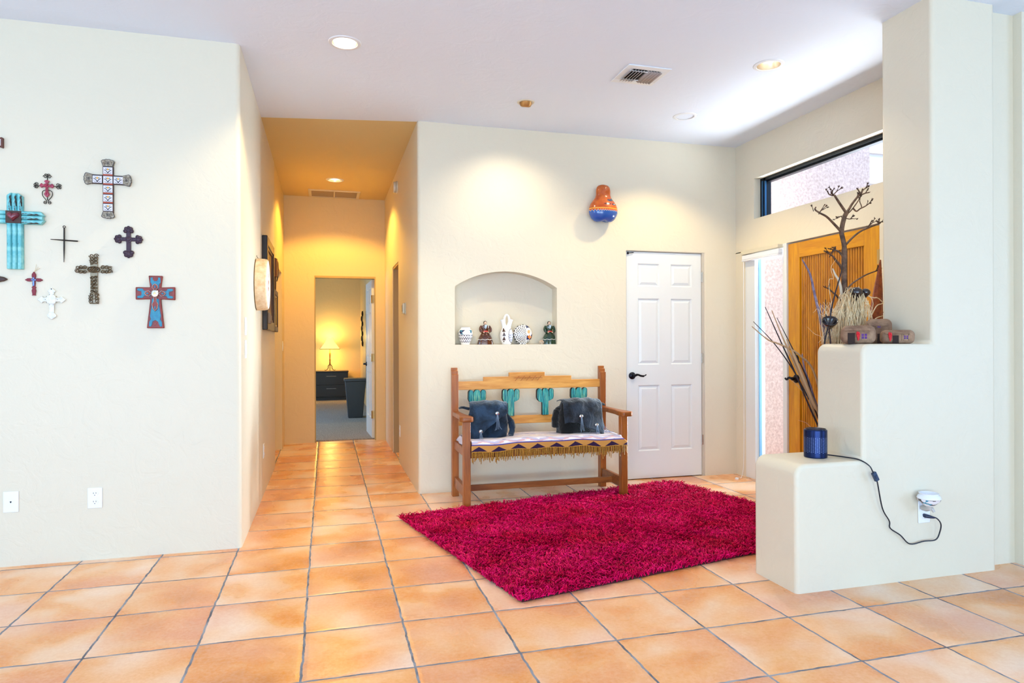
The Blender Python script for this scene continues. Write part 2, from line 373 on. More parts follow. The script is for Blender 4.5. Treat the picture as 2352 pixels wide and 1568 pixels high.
# ---- doors and windows
def panel_leaf(w_, h_, t_, cols, rows, stile=True):
    """door leaf, front face at y=0 facing -y, local x 0..w, z 0..h; raised panels"""
    b = MB(); xs = [0] + [c for p in cols for c in p] + [w_]; zs = [0] + [c for p in rows for c in p] + [h_]
    for i in range(0, len(xs), 2): b.box(xs[i], xs[i+1], 0, t_, 0, h_)
    for i, (x0, x1) in enumerate(cols):
        for k in range(0, len(zs), 2): b.box(x0, x1, 0, t_, zs[k], zs[k+1])
        for (z0, z1) in rows:
            b.box(x0, x1, .013, t_-.002, z0, z1)
            def rect(i_, y): return [(x0+i_, y, z0+i_), (x1-i_, y, z0+i_), (x1-i_, y, z1-i_), (x0+i_, y, z1-i_)]
            loops = [rect(0, 0), rect(.010, .012), rect(.014, .012), rect(.036, .003)]
            v = sum(loops, []); f = []
            for q in range(3): f += [(q*4+j, q*4+(j+1) % 4, q*4+4+(j+1) % 4, q*4+4+j) for j in range(4)]
            f.append((12, 13, 14, 15)); b.add(v, f)
    return b
rows = [(.246, .838), (1.022, 1.618), (1.727, 1.932)]
d1 = thing('door_1', 'white six-panel closet door with a dark lever', 'door', (2.585, YB+.018, .008)); struct(d1)
panel_leaf(.752, 2.035, .04, [(.112, .326), (.441, .655)], rows).build('leaf', M['white'], d1, smooth=False)
hd = MB(); hd.lathe([(.0, 0), (.031, 0), (.033, .006), (.026, .014), (.012, .02), (.012, .05)][::-1], 20, (.05, -.0, .925), 'Y', 1, 1)
hd = MB(); hd.lathe([(.032, 0), (.032, -.008), (.022, -.016), (.012, -.02), (.012, -.048), (0, -.05)], 20, (.052, 0, .925), 'Y')
hd.tube(smoothpath([(.052, -.045, .925), (.085, -.047, .935), (.115, -.046, .925), (.145, -.046, .922), (.17, -.045, .934)]), [.011]*6+[.009]*13+[.005]*6, None, 10)
hd.build('lever_handle', M['bronze'], d1)
MB().box(-.008, -.002, -.002, .02, .89, .955).build('latch_plate', M['bronze'], d1)
for z in (.325, 1.075, 1.82):
    h = MB(); h.tube([(.757, -.012, z-.045), (.757, -.012, z+.045)], .0075, None, 10); h.box(.752, .772, -.004, .0, z-.045, z+.045); h.build('hinge', M['chrome'], d1)
s = MB(); s.tube([(.012, -.012, 2.02), (.065, -.012, 2.026)], .004, None, 8); s.ball((.012, -.01, 2.02), .011); s.build('catch', M['bronze'], d1)
jm = MB(); jm.box(3.34, 3.36, YB+.004, YB+.08, 0, 2.053); jm.box(2.575, 2.581, YB+.012, YB+.08, 0, 2.053); jm.box(2.575, 3.36, YB+.012, YB+.08, 2.047, 2.053)
struct(jm.build('trim_3', mat('jamb_cream', '#c9bfae', .5)), 'cream jamb of the closet door')

# front entry door: wooden frame with a field of vertical half-round slats, faces -x
d2 = thing('door_2', 'honey-coloured entry door faced with vertical round slats', 'door', (XC+.012, 3.79, .012)); struct(d2)
b = MB(); W2 = .964
b.box(0, .045, 0, .15, 0, 2.03); b.box(0, .045, W2-.135, W2, 0, 2.03); b.build('stile', M['doorwood'], d2, bevel=.003)
b = MB(); b.box(0, .045, .15, W2-.135, 1.905, 2.03); b.box(0, .045, .15, W2-.135, 0, .2); b.build('rail', M['doorwoodh'], d2, bevel=.003)
MB().box(.026, .045, .148, W2-.133, .2, 1.906).build('back_panel', wood('alder_shadow_board', '#7a4410', '#5c3008', .6, 'Z', 8), d2)  # board coloured dark to deepen the shade in the slat gaps
b = MB(); n = 27
for k in range(n):
    y = .15 + (W2-.285)*(k+.5)/n; b.lathe([(.0094, .2), (.0094, 1.905)], 10, (.02, y, 0))
b.build('slat_field', M['slat'], d2)
lv = MB(); lv.lathe([(.034, 0), (.034, -.01), (.014, -.02), (.014, -.05), (0, -.052)], 18, (0, W2-.10, .918), 'X')
lv.tube(smoothpath([(-.046, W2-.10, .918), (-.05, W2-.07, .925), (-.05, W2-.04, .91), (-.048, W2-.02, .918)]), .011, .008, 10)
lv.build('lever_handle', M['bronze'], d2)
pl = MB(); pl.prism(arc(W2-.1, 1.06, .03, 0, 180, 10, .03) + arc(W2-.1, 1.06, .03, 180, 360, 10, .03), -.012, 0, 'YZ')
pl = MB(); pl.prism([(W2-.1+.03*cos(a*pi/12), 1.065+.048*sin(a*pi/12)) for a in range(24)], -.012, 0, 'YZ'); pl.tube([(-.03, W2-.1, 1.065), (-.01, W2-.1, 1.065)], .014); pl.build('deadbolt', M['bronze'], d2)
for z in (.3, 1.05, 1.81):
    h = MB(); h.tube([(-.006, .0, z-.05), (-.006, .0, z+.05)], .008); h.box(-.003, 0, 0, .03, z-.05, z+.05); h.build('hinge', M['brass'], d2)
fr = MB(); fr.box(XC-.004, T, 4.757, 4.795, 0, 2.053); fr.box(XC-.002, T, 4.79, 5.325, 2.03, 2.053); fr.box(XC+.045, T, 3.78, 4.757, 2.045, 2.053); fr.box(XC+.03, T, 3.78, 3.788, 0, 2.05)
struct(fr.build('trim_4', M['white'], bevel=.003), 'white post between the entry door and the sidelight')
w2 = thing('window_2', 'tall narrow sidelight window beside the entry door', 'window', (XC, 5.0, 0)); struct(w2)
f = MB()
for (a, b_) in ((-.205, -.175), (.185, .325)): f.box(-.003 if a > 0 else .01, .1, a, b_, .0, 2.03)
f.box(.01, .1, -.2, .2, 0, .035); f.build('frame', M['white'], w2, bevel=.003)
g = MB(); g.box(.05, .056, -.178, .19, .03, 2.03); g.build('glass', M['glass'], w2, smooth=False)
g = MB(); g.box(.035, .06, .205-.028, .205-.018, .03, 2.03); g.build('blue_gasket', mat('gasket_blue', '#7fb2d6', .4), w2)
bl = thing('roller_blind', 'white rolled-up blind at the top of the sidelight window', 'blind', (XC-.02, 5.05, 2.02))
b = MB(); b.box(-.03, .022, -.245, .275, -.0, .034); b.build('headrail', M['offwhite'], bl, bevel=.004)
b = MB(); b.box(-.022, .02, -.24, .27, -.045, -.004); b.box(-.026, .02, -.24, .27, -.06, -.046); b.build('stacked_slats', M['plastic'], bl, bevel=.004)
b = MB(); b.tube(smoothpath([(-.022, .245, -.05), (-.02, .25, -.9), (-.022, .25, -1.8), (-.05, .24, -2.0), (-.1, .22, -2.012)], 5), .002, None, 6); b.build('cord', M['plastic'], bl)
b = MB(); b.lathe([(.016, 0), (.016, .012), (.006, .016)], 12, (-.13, .2, -2.02)); b.build('cord_weight', M['plastic'], bl)
w1 = thing('window_1', 'high transom window above the entry door', 'window', (XC, 4.2, 2.5)); struct(w1)
f = MB(); x0, x1 = .066, .13
f.box(x0, x1, .93, .997, -.169, .19); f.box(x0, x1, -1.12, -1.06, -.169, .19); f.box(x0+.02, x1, -1.1, .95, .15, .175); f.box(x0, x1, -1.1, .95, .165, .19); f.box(x0+.03, x1, -1.1, .95, -.169, -.16)
f.build('frame', mat('black_window_frame', '#141a22', .3, .5), w1)
f = MB(); f.box(x0-.006, x0, .952, .968, -.165, .165); f.box(x0-.004, x0+.012, .925, .93, -.165, .16); f.build('sash', mat('blue_steel', '#31618c', .3, .6), w1)
g = MB(); g.box(.09, .096, -1.1, .95, -.165, .18); g.build('glass', M['glass'], w1, smooth=False)

# ================================================================ ceiling fittings
M['trimwhite'] = mat('can_trim', '#e6e8ea', .35)
M['reflector'] = mat('can_reflector', '#cfc6ba', .25, .9)
M['bulb'] = mat('lit_bulb', '#fff0d2', .5, emit=7)
M['bulbw'] = mat('lit_bulb_warm', '#ffdc9c', .5, emit=7)
WARM = (1.0, .80, .52)
def can(x, y, r, label, energy, colr, bulb, deep=True, spot=2.1, blend=.45):
    t = thing('recessed_light', label, 'ceiling light', (x, y, H), group='recessed can lights in the ceiling')
    b = MB(); b.lathe([(r-.004, .0), (r-.002, -.006), (r+.016, -.004), (r+.020, .0)], 32, cap=False); b.build('trim_ring', M['trimwhite'], t)
    b = MB(); b.lathe([(r-.004, -.003), (r-.012, .06), (r-.03, .12), (.0, .12)], 32, cap=False); b.build('reflector', M['reflector'], t)
    b = MB(); z = .05 if deep else .012; b.lathe([(0, z), (r*.5, z+.004), (r*.72, z+.02), (r*.72, z+.05), (0, z+.055)], 24); b.build('bulb', bulb, t)
    light('can_lamp', 'SPOT', (x, y, H-.015), energy, colr, target=(x, y, 0), spot=spot, blend=blend, radius=.05)
can(*CANS[0], 'lit round can light nearest the wall of crosses', 42, (1.0, .82, .48), M['bulb'], False)
can(*CANS[1], 'round can light in front of the closet door corner', 36, (1.0, .78, .40), M['bulb'])
can(*CANS[2], 'round can light closest to the pillar', 18, (1.0, .92, .7), M['bulb'])
light('wall_warm_fill', 'SPOT', (-1.75, 3.1, H-.015), 13, (1.0, .80, .48), target=(-1.75, 3.1, 0), spot=2.7, blend=1.0, radius=.05)  # added unseen spot without a fixture, warms the upper left wall
can(*HALLCAN, 'round can light in the hallway ceiling', 58, (1.0, .58, .10), M['bulbw'], False, 2.35, .3)
ey = thing('eyeball_spotlight', 'small brass swivelling spotlight in the white ceiling aimed at the niche', 'ceiling light', (EYE[0], EYE[1], H))
b = MB(); b.lathe([(.05, 0), (.05, -.006), (.062, -.005), (.066, 0)], 28, cap=False); b.build('trim_ring', M['offwhite'], ey)
b = MB(); b.lathe([(.049, .03), (.047, -.012), (.038, -.03), (.03, -.034), (.03, -.028), (0, -.02)], 24, cap=False); b.build('swivel_head', mat('tan_metal', '#b98a52', .35, .7), ey, rot=(R(18), 0, 0))
light('eyeball_lamp', 'SPOT', (EYE[0], EYE[1]+.02, H-.05), 20, (1.0, .88, .66), target=(1.5, 5.5, 1.2), spot=R(118), blend=.95, radius=.02)

vt = thing('air_vent', 'white louvred supply vent in the ceiling', 'vent', (2.06, 4.14, H))
b = MB()
for (x0, x1, y0, y1) in ((-.155, .155, -.147, -.095), (-.155, .155, .095, .147), (-.155, -.1, -.095, .095), (.1, .155, -.095, .095)): b.box(x0, x1, y0, y1, -.008, 0)
b.build('frame', M['trimwhite'], vt, bevel=.003)
MB().box(-.105, .105, -.1, .1, -.001, 0).build('duct_opening', M['dark'], vt)
b = MB()
for k in range(10):
    x = -.095 + .021*k; s_ = 1 if k > 4 else -1
    b.add([(x, -.095, -.001), (x, .095, -.001), (x+s_*.006, .095, -.012), (x+s_*.006, -.095, -.012), (x+s_*.018, .095, -.018), (x+s_*.018, -.095, -.018)], [(0, 1, 2, 3), (3, 2, 4, 5)])
b.build('louvres', mat('vent_grey', '#a59a95', .5), vt, solid=.0015)
b = MB(); b.box(-.11, .11, .068, .075, -.012, -.008); b.build('cross_bar', M['trimwhite'], vt)
b = MB(); b.box(-.11, .11, -.075, -.068, -.012, -.008); b.build('cross_bar', M['trimwhite'], vt)
gr = thing('return_grille', 'two-panel return air grille in the hallway ceiling', 'vent', (.1, 8.42, H))
b = MB()
for (x0, x1, y0, y1) in ((-.3, .3, -.2, -.165), (-.3, .3, .165, .2), (-.3, -.265, -.165, .165), (.265, .3, -.165, .165), (-.008, .008, -.165, .165)): b.box(x0, x1, y0, y1, -.012, 0)
b.build('frame', M['offwhite'], gr, bevel=.003)
b = MB(); b.box(-.27, .27, -.17, .17, -.002, 0)
for k in range(22): y = -.16+k*.0152; b.box(-.265, .265, y, y+.006, -.007, -.002)
b.build('filter_grid', mat('grille_tan', '#b09a78', .6), gr)
sm = thing('door_chime', 'round cream alarm sounder high on the hallway wall', 'alarm', (XB, 7.1, 2.865), (0, R(-90), 0))
b = MB(); b.lathe([(.066, 0), (.066, .014)], 24); b.build('base', M['offwhite'], sm)
b = MB(); b.lathe([(.06, .018), (.056, .04), (.03, .046), (0, .046)], 24); b.build('cover', M['offwhite'], sm)

# ================================================================ wall plates and switches
def plate(name, label, cat, loc, rz, kind):
    """local: x across, z up, -y out of the wall"""
    t = thing(name, label, cat, loc, (0, 0, rz))
    b = MB(); b.box(-.0375, .0375, -.006, 0, -.058, .058); b.build('cover_plate', M['plastic'], t, bevel=.003)
    if kind == 'outlet':
        for s_ in (1, -1):
            b = MB(); b.prism([(.017*cos(a*pi/10)*1.0, s_*.024+.014*sin(a*pi/10)) for a in range(20)], -.0085, -.006, 'XZ', 0)
            for x in (-.0065, .0065): b.box(x-.0012, x+.0012, -.0088, -.0084, s_*.024+.001, s_*.024+.009, 1)
            b.box(-.002, .002, -.0088, -.0084, s_*.024-.009, s_*.024-.005, 1); b.build('receptacle', [M['plastic'], M['dark']], t)
    elif kind == 'jack':
        b = MB(); b.prism([(-.004, .004), (.004, .004), (.003, -.002), (0, -.006), (-.003, -.002)], -.0075, -.005, 'XZ'); b.build('jack', M['dark'], t)
    elif kind == 'switch':
        b = MB(); b.box(-.016, .016, -.010, -.005, -.033, .033); b.build('rocker', M['plastic'], t, bevel=.002)
    return t
plate('wall_jack', 'white jack plate with one small dark socket low on the wall of crosses', 'wall plate', (-1.694, YA, .36), 0, 'jack')
plate('power_outlet', 'white two-socket outlet low on the wall below the crosses', 'outlet', (-1.28, YA, .355), 0, 'outlet')
op = plate('power_outlet', 'outlet on the stepped half wall holding a scent warmer and black plug', 'outlet', (2.989, 2.785, .35), 0, 'outlet')
plate('power_outlet', 'outlet low on the hallway wall below the hanging drum', 'outlet', (XA, 5.8, .36), R(90), 'outlet')
plate('power_outlet', 'outlet low on the glossy hallway wall below the thermostat', 'outlet', (XB, 6.9, .335), R(-90), 'outlet')
plate('light_switch', 'upper of two white light switches left of the drum', 'switch', (XA, 4.56, 1.345), R(90), 'switch')
plate('light_switch', 'lower of two white light switches left of the drum', 'switch', (XA, 4.56, 1.2), R(90), 'switch')
plate('light_switch', 'light switch at the far end of the hallway beside the bedroom doorway', 'switch', (XA, 8.3, 1.2), R(90), 'switch')
th = thing('thermostat', 'small almond thermostat on the glossy hallway wall', 'thermostat', (XB, 6.4, 1.56), (0, 0, R(-90)))
b = MB(); b.box(-.06, .06, -.008, 0, -.055, .055); b.build('back_plate', M['offwhite'], th, bevel=.003)
b = MB(); b.box(-.052, .052, -.03, -.008, -.048, .048); b.build('cover', M['offwhite'], th, bevel=.006)
b = MB(); b.box(.0, .05, -.032, -.03, -.03, .03); b.build('dial', mat('dial_grey', '#8d8674', .4), th)
kb = thing('door_stop', 'round brown wooden knob on the wall right of the pillar', 'door stop', (3.775, 2.85, .36))
b = MB(); b.lathe([(.012, 0), (.009, -.02), (.02, -.03), (.022, -.045), (0, -.052)], 16, axis='Y'); b.build('knob', mat('brown_wood', '#6b3a2c', .4), kb)
b = MB(); b.lathe([(.02, 0), (.02, -.005), (0, -.006)], 16, axis='Y'); b.build('base', M['bronze'], kb)
# ================================================================ crosses on the left wall (local x across, z up, -y out of the wall)
def cross_poly(arms, hw):
    """arms: left, right, top, bottom lengths; hw: half widths (horizontal arm, vertical arm)"""
    l, r, t, b = arms; h, v = hw
    return [(-v, h), (-v, t), (v, t), (v, h), (r, h), (r, -h), (v, -h), (v, -b), (-v, -b), (-v, -h), (-l, -h), (-l, h)]
def spiral(cx, cz, r, a0, turns, y, n=26, k=.25):
    return [(cx + r*(1-(1-k)*i/n)*cos(a0+2*pi*turns*i/n), y, cz + r*(1-(1-k)*i/n)*sin(a0+2*pi*turns*i/n)) for i in range(n+1)]
# turquoise plank cross with a red heart
M['turq'] = mat('chipped_turquoise', '#6fc0cf', .5); t = NT(M['turq'])
mp = t.n('ShaderNodeMapping', {'Vector': t.obj(), 'Scale': (1, 1, .25)})
t.base(t.mix(t.ramp(t.noise(mp.outputs[0], 38, 5, .65, .5).outputs[0], [(.585, 0), (.61, 1)]), t.mix(t.ramp(t.noise(t.obj(), 25, 3).outputs[0], [(.4, 0), (.6, 1)]), lin('#5fb4ba'), lin('#8fd2cf')), lin('#3a2a22')))
c = thing('wooden_cross', 'large turquoise plank cross with a red heart at its centre', 'cross', (-1.664, YA, 1.941))
def plank(z0, z1, w_, cut, up):
    b = MB(); y0 = -.032
    prof = [(-w_/2, 0), (-w_/2, y0+.009), (-w_*.28, y0), (w_*.28, y0), (w_/2, y0+.009), (w_/2, 0)]
    va = [(x, y, z0 + (cut*(x/w_) if not up else 0)) for x, y in prof]; vb = [(x, y, z1 + cut*(x/w_)) for x, y in prof]; n = 6
    b.add(va+vb, [tuple(range(n)), tuple(range(n, 2*n))] + [(i, (i+1) % n, n+(i+1) % n, n+i) for i in range(n)]); return b
for i, x in enumerate((-.0255, 0, .0255)):
    plank(-.287, .128 + (.004 if i == 1 else 0), .0245, (.018, 0, -.018)[i], True).build('plank', M['turq'], c, (x, 0, 0), bevel=.002)
for i, z in enumerate((.024, 0, -.024)):
    plank(-.14, .137, .0235, (.018, 0, -.018)[i], False).build('plank', M['turq'], c, (0, -.003, z), (0, R(90), 0), bevel=.002)
b = MB(); b.box(-.037, .037, -.041, -.03, -.034, .034); b.build('centre_block', mat('dark_block', '#4a332b', .7, bump=.4), c, bevel=.002)
b = MB()
def heart(u, v):
    a = 2*pi*u; r = v
    x = 16*sin(a)**3; z = 13*cos(a)-5*cos(2*a)-2*cos(3*a)-cos(4*a)
    return (x/17*.033*r, -.041-.020*math.sqrt(max(0, 1-r**2.6)), (z+2.5)/17*.031*r)
b.grid(heart, 40, 10); b.build('heart', mat('oxblood', '#7b2233', .3, coat=.4, var='#5c1426'), c, weld=True)
# black iron nail cross
c = thing('iron_cross', 'plain thin black iron cross of two crossed spikes', 'cross', (-1.4265, YA, 1.8235))
b = MB(); b.tube([(0, -.012, .07), (-.001, -.012, -.05), (-.002, -.012, -.124)], [.004, .004, .0015]); b.build('upright', M['iron'], c)
b = MB(); b.tube([(-.0665, -.016, .003), (0, -.016, 0), (.069, -.016, -.003)], [.0018, .004, .0038]); b.build('crossbar', M['iron'], c)
b = MB(); b.tube([(.006*cos(a*pi/8), -.012, .076+.006*sin(a*pi/8)) for a in range(17)], .002, None, 6); b.build('hanging_loop', M['iron'], c)
# pink glazed cross on wire scrolls
c = thing('scroll_cross', 'small pink glazed cross mounted on black wire scrolls', 'cross', (-1.511, YA, 2.127))
b = MB()
for sx in (-1, 1):
    b.tube(spiral(sx*.011, .052, .010, pi/2-sx*pi/2, sx*1.2, -.006), .0017, None, 6); b.tube(spiral(sx*.0075, .062, .0075, pi/2+sx*pi/2, -sx*1.1, -.006), .0017, None, 6)
    for sz in (-1, 1):
        b.tube(spiral(sx*.052, sz*.009, .009, pi/2-sz*pi/2+(pi if sx < 0 else 0), sz*sx*1.2, -.006), .0017, None, 6); b.tube(spiral(sx*.062, sz*.006, .007, pi/2*sz, -sz*1.1, -.006), .0017, None, 6)
    b.tube(smoothpath([(0, -.006, -.02), (sx*.022, -.006, -.03), (sx*.023, -.006, -.055), (sx*.006, -.006, -.08), (sx*.004, -.006, -.094)]), .0018, None, 6)
    b.tube(spiral(sx*.010, -.094, .009, pi/2, -sx*1.3, -.006), .0017, None, 6)
b.tube([(-.06, -.005, 0), (.06, -.005, 0)], .002, None, 6); b.tube([(0, -.005, .062), (0, -.005, -.08)], .002, None, 6)
b.build('wire_scrolls', M['iron'], c)
pk = mat('pink_glaze', '#b32149', .2, coat=.6, var='#7d1330', vscale=60)
b = MB(); y0, y1 = -.018, -.006
def lobed(l, w_): return [(-.006, .006), (-w_*.6, l*.55), (-w_*1.2, l*.72), (-w_*.7, l*.86), (0, l), (w_*.7, l*.86), (w_*1.2, l*.72), (w_*.6, l*.55), (.006, .006)]
def rotp(p, k): return [((x, z), (z, -x), (-x, -z), (-z, x))[k] for x, z in p]
full = rotp(lobed(.034, .0125), 0)[:-1] + rotp(lobed(.036, .0125), 1)[:-1] + rotp(lobed(.066, .0125), 2)[:-1] + rotp(lobed(.036, .0125), 3)[:-1]
b.prism(full, y0, y1); b.build('glazed_cross', pk, c, bevel=.004, seg=3)
b = MB()
for a in (0, pi/2): b.tube([(-.012*cos(a+.8), -.021, -.012*sin(a+.8)), (.012*cos(a+.8), -.021, .012*sin(a+.8))], .0028, None, 6)
b.tube([(0, -.019, -.008), (0, -.019, -.05)], .004, .002, 8); b.build('twist', pk, c)
# painted tile cross
c = thing('tile_cross', 'long cross of painted tiles with scalloped tin end caps', 'cross', (-1.2045, YA, 2.18))
M['tileface'] = mat('painted_tile', '#c9c6d4', .15, coat=.5, var='#dfd6d2'); M['tin'] = mat('antique_tin', '#a89c88', .5, .4, var='#6a5d4c', vscale=90, bump=.5)
M['rust'] = mat('rust_red', '#b0482a', .5); M['navy'] = mat('navy_glaze', '#1f2030', .3); M['leafg'] = mat('leaf_glaze', '#2c5a4a', .3); M['yel'] = mat('yellow_glaze', '#e8a020', .3)
b = MB(); b.prism(cross_poly((.085, .08, .076, .19), (.026, .027)), -.014, 0); b.build('backing', mat('umber_grout', '#4a342c', .7), c)
def tile_mesh(b_):
    b_.box(-.0235, .0235, -.018, -.012, -.0215, .0215, 0)
    for s_ in (-1, 1):
        b_.tube([(s_*(.0225-.022*cos(a)), -.0185, -.0215+.024*sin(a)) for a in [i*pi/16 for i in range(1, 8)]], .0018, None, 6, 1)
        b_.add([(0, -.0186, .002), (s_*.012, -.0186, .012), (s_*.010, -.0186, .004)], [(0, 1, 2)], 2)
        b_.tube([(s_*.004, -.0185, -.02), (s_*.018, -.0185, -.012)], .0008, None, 5, 1)
    b_.add([(0, -.0188, -.001), (.005, -.0188, .006), (0, -.0188, .013), (-.005, -.0188, .006)], [(0, 1, 2, 3)], 3)
    b_.box(-.0235, .0235, -.0185, -.012, .0185, .0215, 1)
tb = MB(); tile_mesh(tb); TM = [M['tileface'], M['navy'], M['leafg'], M['yel']]
spots = [(0, .052), (0, 0), (0, -.053), (0, -.106), (0, -.159), (-.054, 0), (.053, 0)]
first = tb.build('tile', TM, c, (spots[0][0], 0, spots[0][1]), smooth=False)
for x, z in spots[1:]:
    o = first.copy(); col.objects.link(o); o.location = (x, 0, z)
for z in (.026, -.0265, -.0795, -.1325):
    b = MB(); b.box(-.0245, .0245, -.019, -.012, z-.0038, z+.0038); b.build('red_band', M['rust'], c, bevel=.001)
def capm(w0, w1, l):
    b_ = MB(); n = 9; top = []
    for i in range(n):
        x = w1*(1-2*i/(n-1)); top.append((x, l - abs(x/w1)**2*l*.25 + (.0025 if i % 2 else 0)))
    b_.prism([(-w0, 0), (w0, 0)] + top, -.02, 0, 'XZ', 0)
    for k in range(4): b_.tube([(.006*cos(k*pi/2+pi/4)+.0045*cos(a*pi/5), -.0205, l*.48+.006*sin(k*pi/2+pi/4)+.0045*sin(a*pi/5)) for a in range(11)], .001, None, 5, 1)
    b_.tube([(x, -.0195, z) for x, z in [(-w0, .002)] + [(-w1, l*.72)] + top[::-1] + [(w1, l*.72), (w0, .002)]], .0016, None, 5, 1)
    return b_
for (x, z, a, l) in ((0, .076, 0, .038), (0, -.186, 180, .036), (-.08, 0, -90, .04), (.077, 0, 90, .042)):
    capm(.025, .033, l).build('end_cap', [M['tin'], M['navy']], c, (x, 0, z), (0, R(a), 0))
# purple cast-iron cross with lobed ends
M['purple'] = mat('aubergine_iron', '#3d2a38', .38, .3, bump=.6, bscale=220)
c = thing('cast_iron_cross', 'small dark purple cast-iron cross with clover-shaped ends', 'cross', (-1.1015, YA, 1.842))
b = MB(); b.prism(cross_poly((.045, .045, .045, .08), (.011, .012)), -.012, -.002); b.build('body', M['purple'], c, bevel=.003)
for (x, z, k, s_) in ((0, .045, 0, 1), (.045, 0, 1, .95), (-.045, 0, 3, .95), (0, -.075, 2, 1.05)):
    b = MB()
    for (px, pz, r) in ((-.016, .002, .012), (.016, .002, .012), (-.012, .016, .0115), (.012, .016, .0115), (0, .024, .009), (0, .008, .015)):
        q = ((px, pz), (pz, -px), (-px, -pz), (-pz, px))[k]; b.ball((x+q[0]*s_, -.009, z+q[1]*s_), r*s_, .008, r*s_, 10, 6)
    b.build('lobed_end', M['purple'], c)
b = MB(); b.lathe([(.02, -.008), (.019, -.014), (.012, -.015), (.01, -.018), (0, -.02)], 18, axis='Y'); b.build('rosette', M['purple'], c)
# brass filigree cross
M['oldbrass'] = mat('old_brass', '#6a5436', .4, .6, var='#3a2b1a', vscale=70, bump=.5)
c = thing('filigree_cross', 'antique brass cross covered in curled filigree scrolls', 'cross', (-1.279, YA, 1.662))
b = MB(); b.prism(cross_poly((.075, .075, .07, .17), (.016, .019)), -.010, -.002); b.build('body', mat('pewter_brass', '#8d8068', .45, .5), c, bevel=.002)
def scrolls(pairs, r, nm):
    b_ = MB()
    for (x, z, a) in pairs: b_.tube(spiral(x, z, r, a, 1.35, -.013), .0023, None, 6)
    b_.build(nm, M['oldbrass'], c)
for sx in (-1, 1): scrolls([(sx*x, sz*z, (0 if sx > 0 else pi) + sz*.6) for sz in (-1, 1) for x, z in ((.083, .009), (.066, .013), (.046, .013))], .0115, 'arm_scroll')
scrolls([(sx*.012, z, (0 if sx > 0 else pi)+.5*k) for sx in (-1, 1) for k, z in enumerate((.078, .06, .042))], .0125, 'upper_scroll')
scrolls([(sx*.009, z, (0 if sx > 0 else pi)+.7*k) for sx in (-1, 1) for k, z in enumerate((-.045, -.065, -.085, -.105, -.125))], .0095, 'stem_scroll')
scrolls([(sx*.014, z, (0 if sx > 0 else pi)-.7*k) for sx in (-1, 1) for k, z in enumerate((-.148, -.166, -.182))], .012, 'foot_scroll')
b = MB(); b.tube([(.03*cos(a*pi/12), -.014, .016*sin(a*pi/12)) for a in range(25)], .003, None, 6)
for a in range(6): b.tube(spiral(.014*cos(a*pi/3), .008*sin(a*pi/3), .008, a, 1.2, -.015), .0022, None, 6)
b.build('centre_scroll', M['oldbrass'], c)
MB().box(-.022, .022, -.014, -.004, -.196, -.190).build('foot_bar', M['oldbrass'], c)
MB().box(-.022, .022, -.014, -.004, -.139, -.135).build('foot_bar', M['oldbrass'], c)
# small red cross with a silver motif, tied with raffia
rd = mat('matt_crimson', '#7c1a2c', .55)
c = thing('small_cross', 'tiny crimson cross with a silver motif and raffia tie', 'cross', (-1.578, YA, 1.597))
def petal(l, w_, wn): return [(-wn, .006), (-w_, l*.45), (-w_*.9, l*.75), (-w_*.4, l*.88), (-w_*.35, l), (w_*.35, l), (w_*.4, l*.88), (w_*.9, l*.75), (w_, l*.45), (wn, .006)]
full = petal(.045, .0105, .006) + rotp(petal(.042, .0095, .006), 1) + rotp([(-.006, .006), (-.008, .02), (-.006, .036), (-.012, .042), (-.007, .047), (-.011, .06), (-.007, .082), (-.011, .087), (.011, .087), (.007, .082), (.011, .06), (.007, .047), (.012, .042), (.006, .036), (.008, .02), (.006, .006)], 2) + rotp(petal(.042, .0095, .006), 3)
b = MB(); b.prism(full, -.01, -.001); b.build('body', rd, c, bevel=.002)
b = MB(); b.prism(cross_poly((.012, .012, .014, .034), (.004, .0045)), -.014, -.009); b.ball((0, -.015, 0), .005); b.build('silver_motif', mat('blued_silver', '#6f86b4', .3, .8), c, bevel=.0015)
b = MB()
for k, (x, z) in enumerate(((.022, .075), (.012, .088), (.03, .066))): b.tube(smoothpath([(0, -.005, .044), (x*.4, -.004, .055), (x, -.006, z)], 4), .0007, None, 5)
b.build('raffia_tie', mat('raffia', '#d8bd8e', .8), c)
# white filigree cross
wt = mat('chalk_white', '#efeee8', .6, var='#d8d6cd', vscale=60, bump=.4)
c = thing('white_cross', 'white ornamental cross with flared pointed ends', 'cross', (-1.491, YA, 1.4875))
def flare(l, w_, n_): return [(-n_, .024), (-n_, l*.52), (-w_*.55, l*.6), (-w_, l*.66), (-w_*.62, l*.8), (-w_*.45, l*.84), (0, l), (w_*.45, l*.84), (w_*.62, l*.8), (w_, l*.66), (w_*.55, l*.6), (n_, l*.52), (n_, .024)]
full = flare(.069, .022, .012) + rotp(flare(.071, .021, .011), 1) + rotp([(-.013, .024), (-.012, .075), (-.02, .082), (-.024, .092), (-.018, .1), (0, .113), (.018, .1), (.024, .092), (.02, .082), (.012, .075), (.013, .024)], 2) + rotp(flare(.071, .021, .011), 3)
b = MB(); b.prism(full, -.012, -.001); b.build('body', wt, c, bevel=.003)
b = MB(); b.prism(rotp([(.029*cos(pi/4*k+pi/4)*(1.0 if k % 2 == 0 else .82), .029*sin(pi/4*k+pi/4)*(1.0 if k % 2 == 0 else .82)) for k in range(8)], 0), -.017, -.011)
b.build('centre_plaque', wt, c, bevel=.002)
b = MB()
for k in range(10): a = 2*pi*k/10; b.box(.030*cos(a)-.002, .030*cos(a)+.002, -.0128, -.0115, .030*sin(a)-.0015, .030*sin(a)+.0015)
b.build('pierced_trim', mat('pierced_grey', '#77746c', .8), c)
MB().ball((0, -.0122, .06), .003).build('hanging_hole', M['dark'], c)
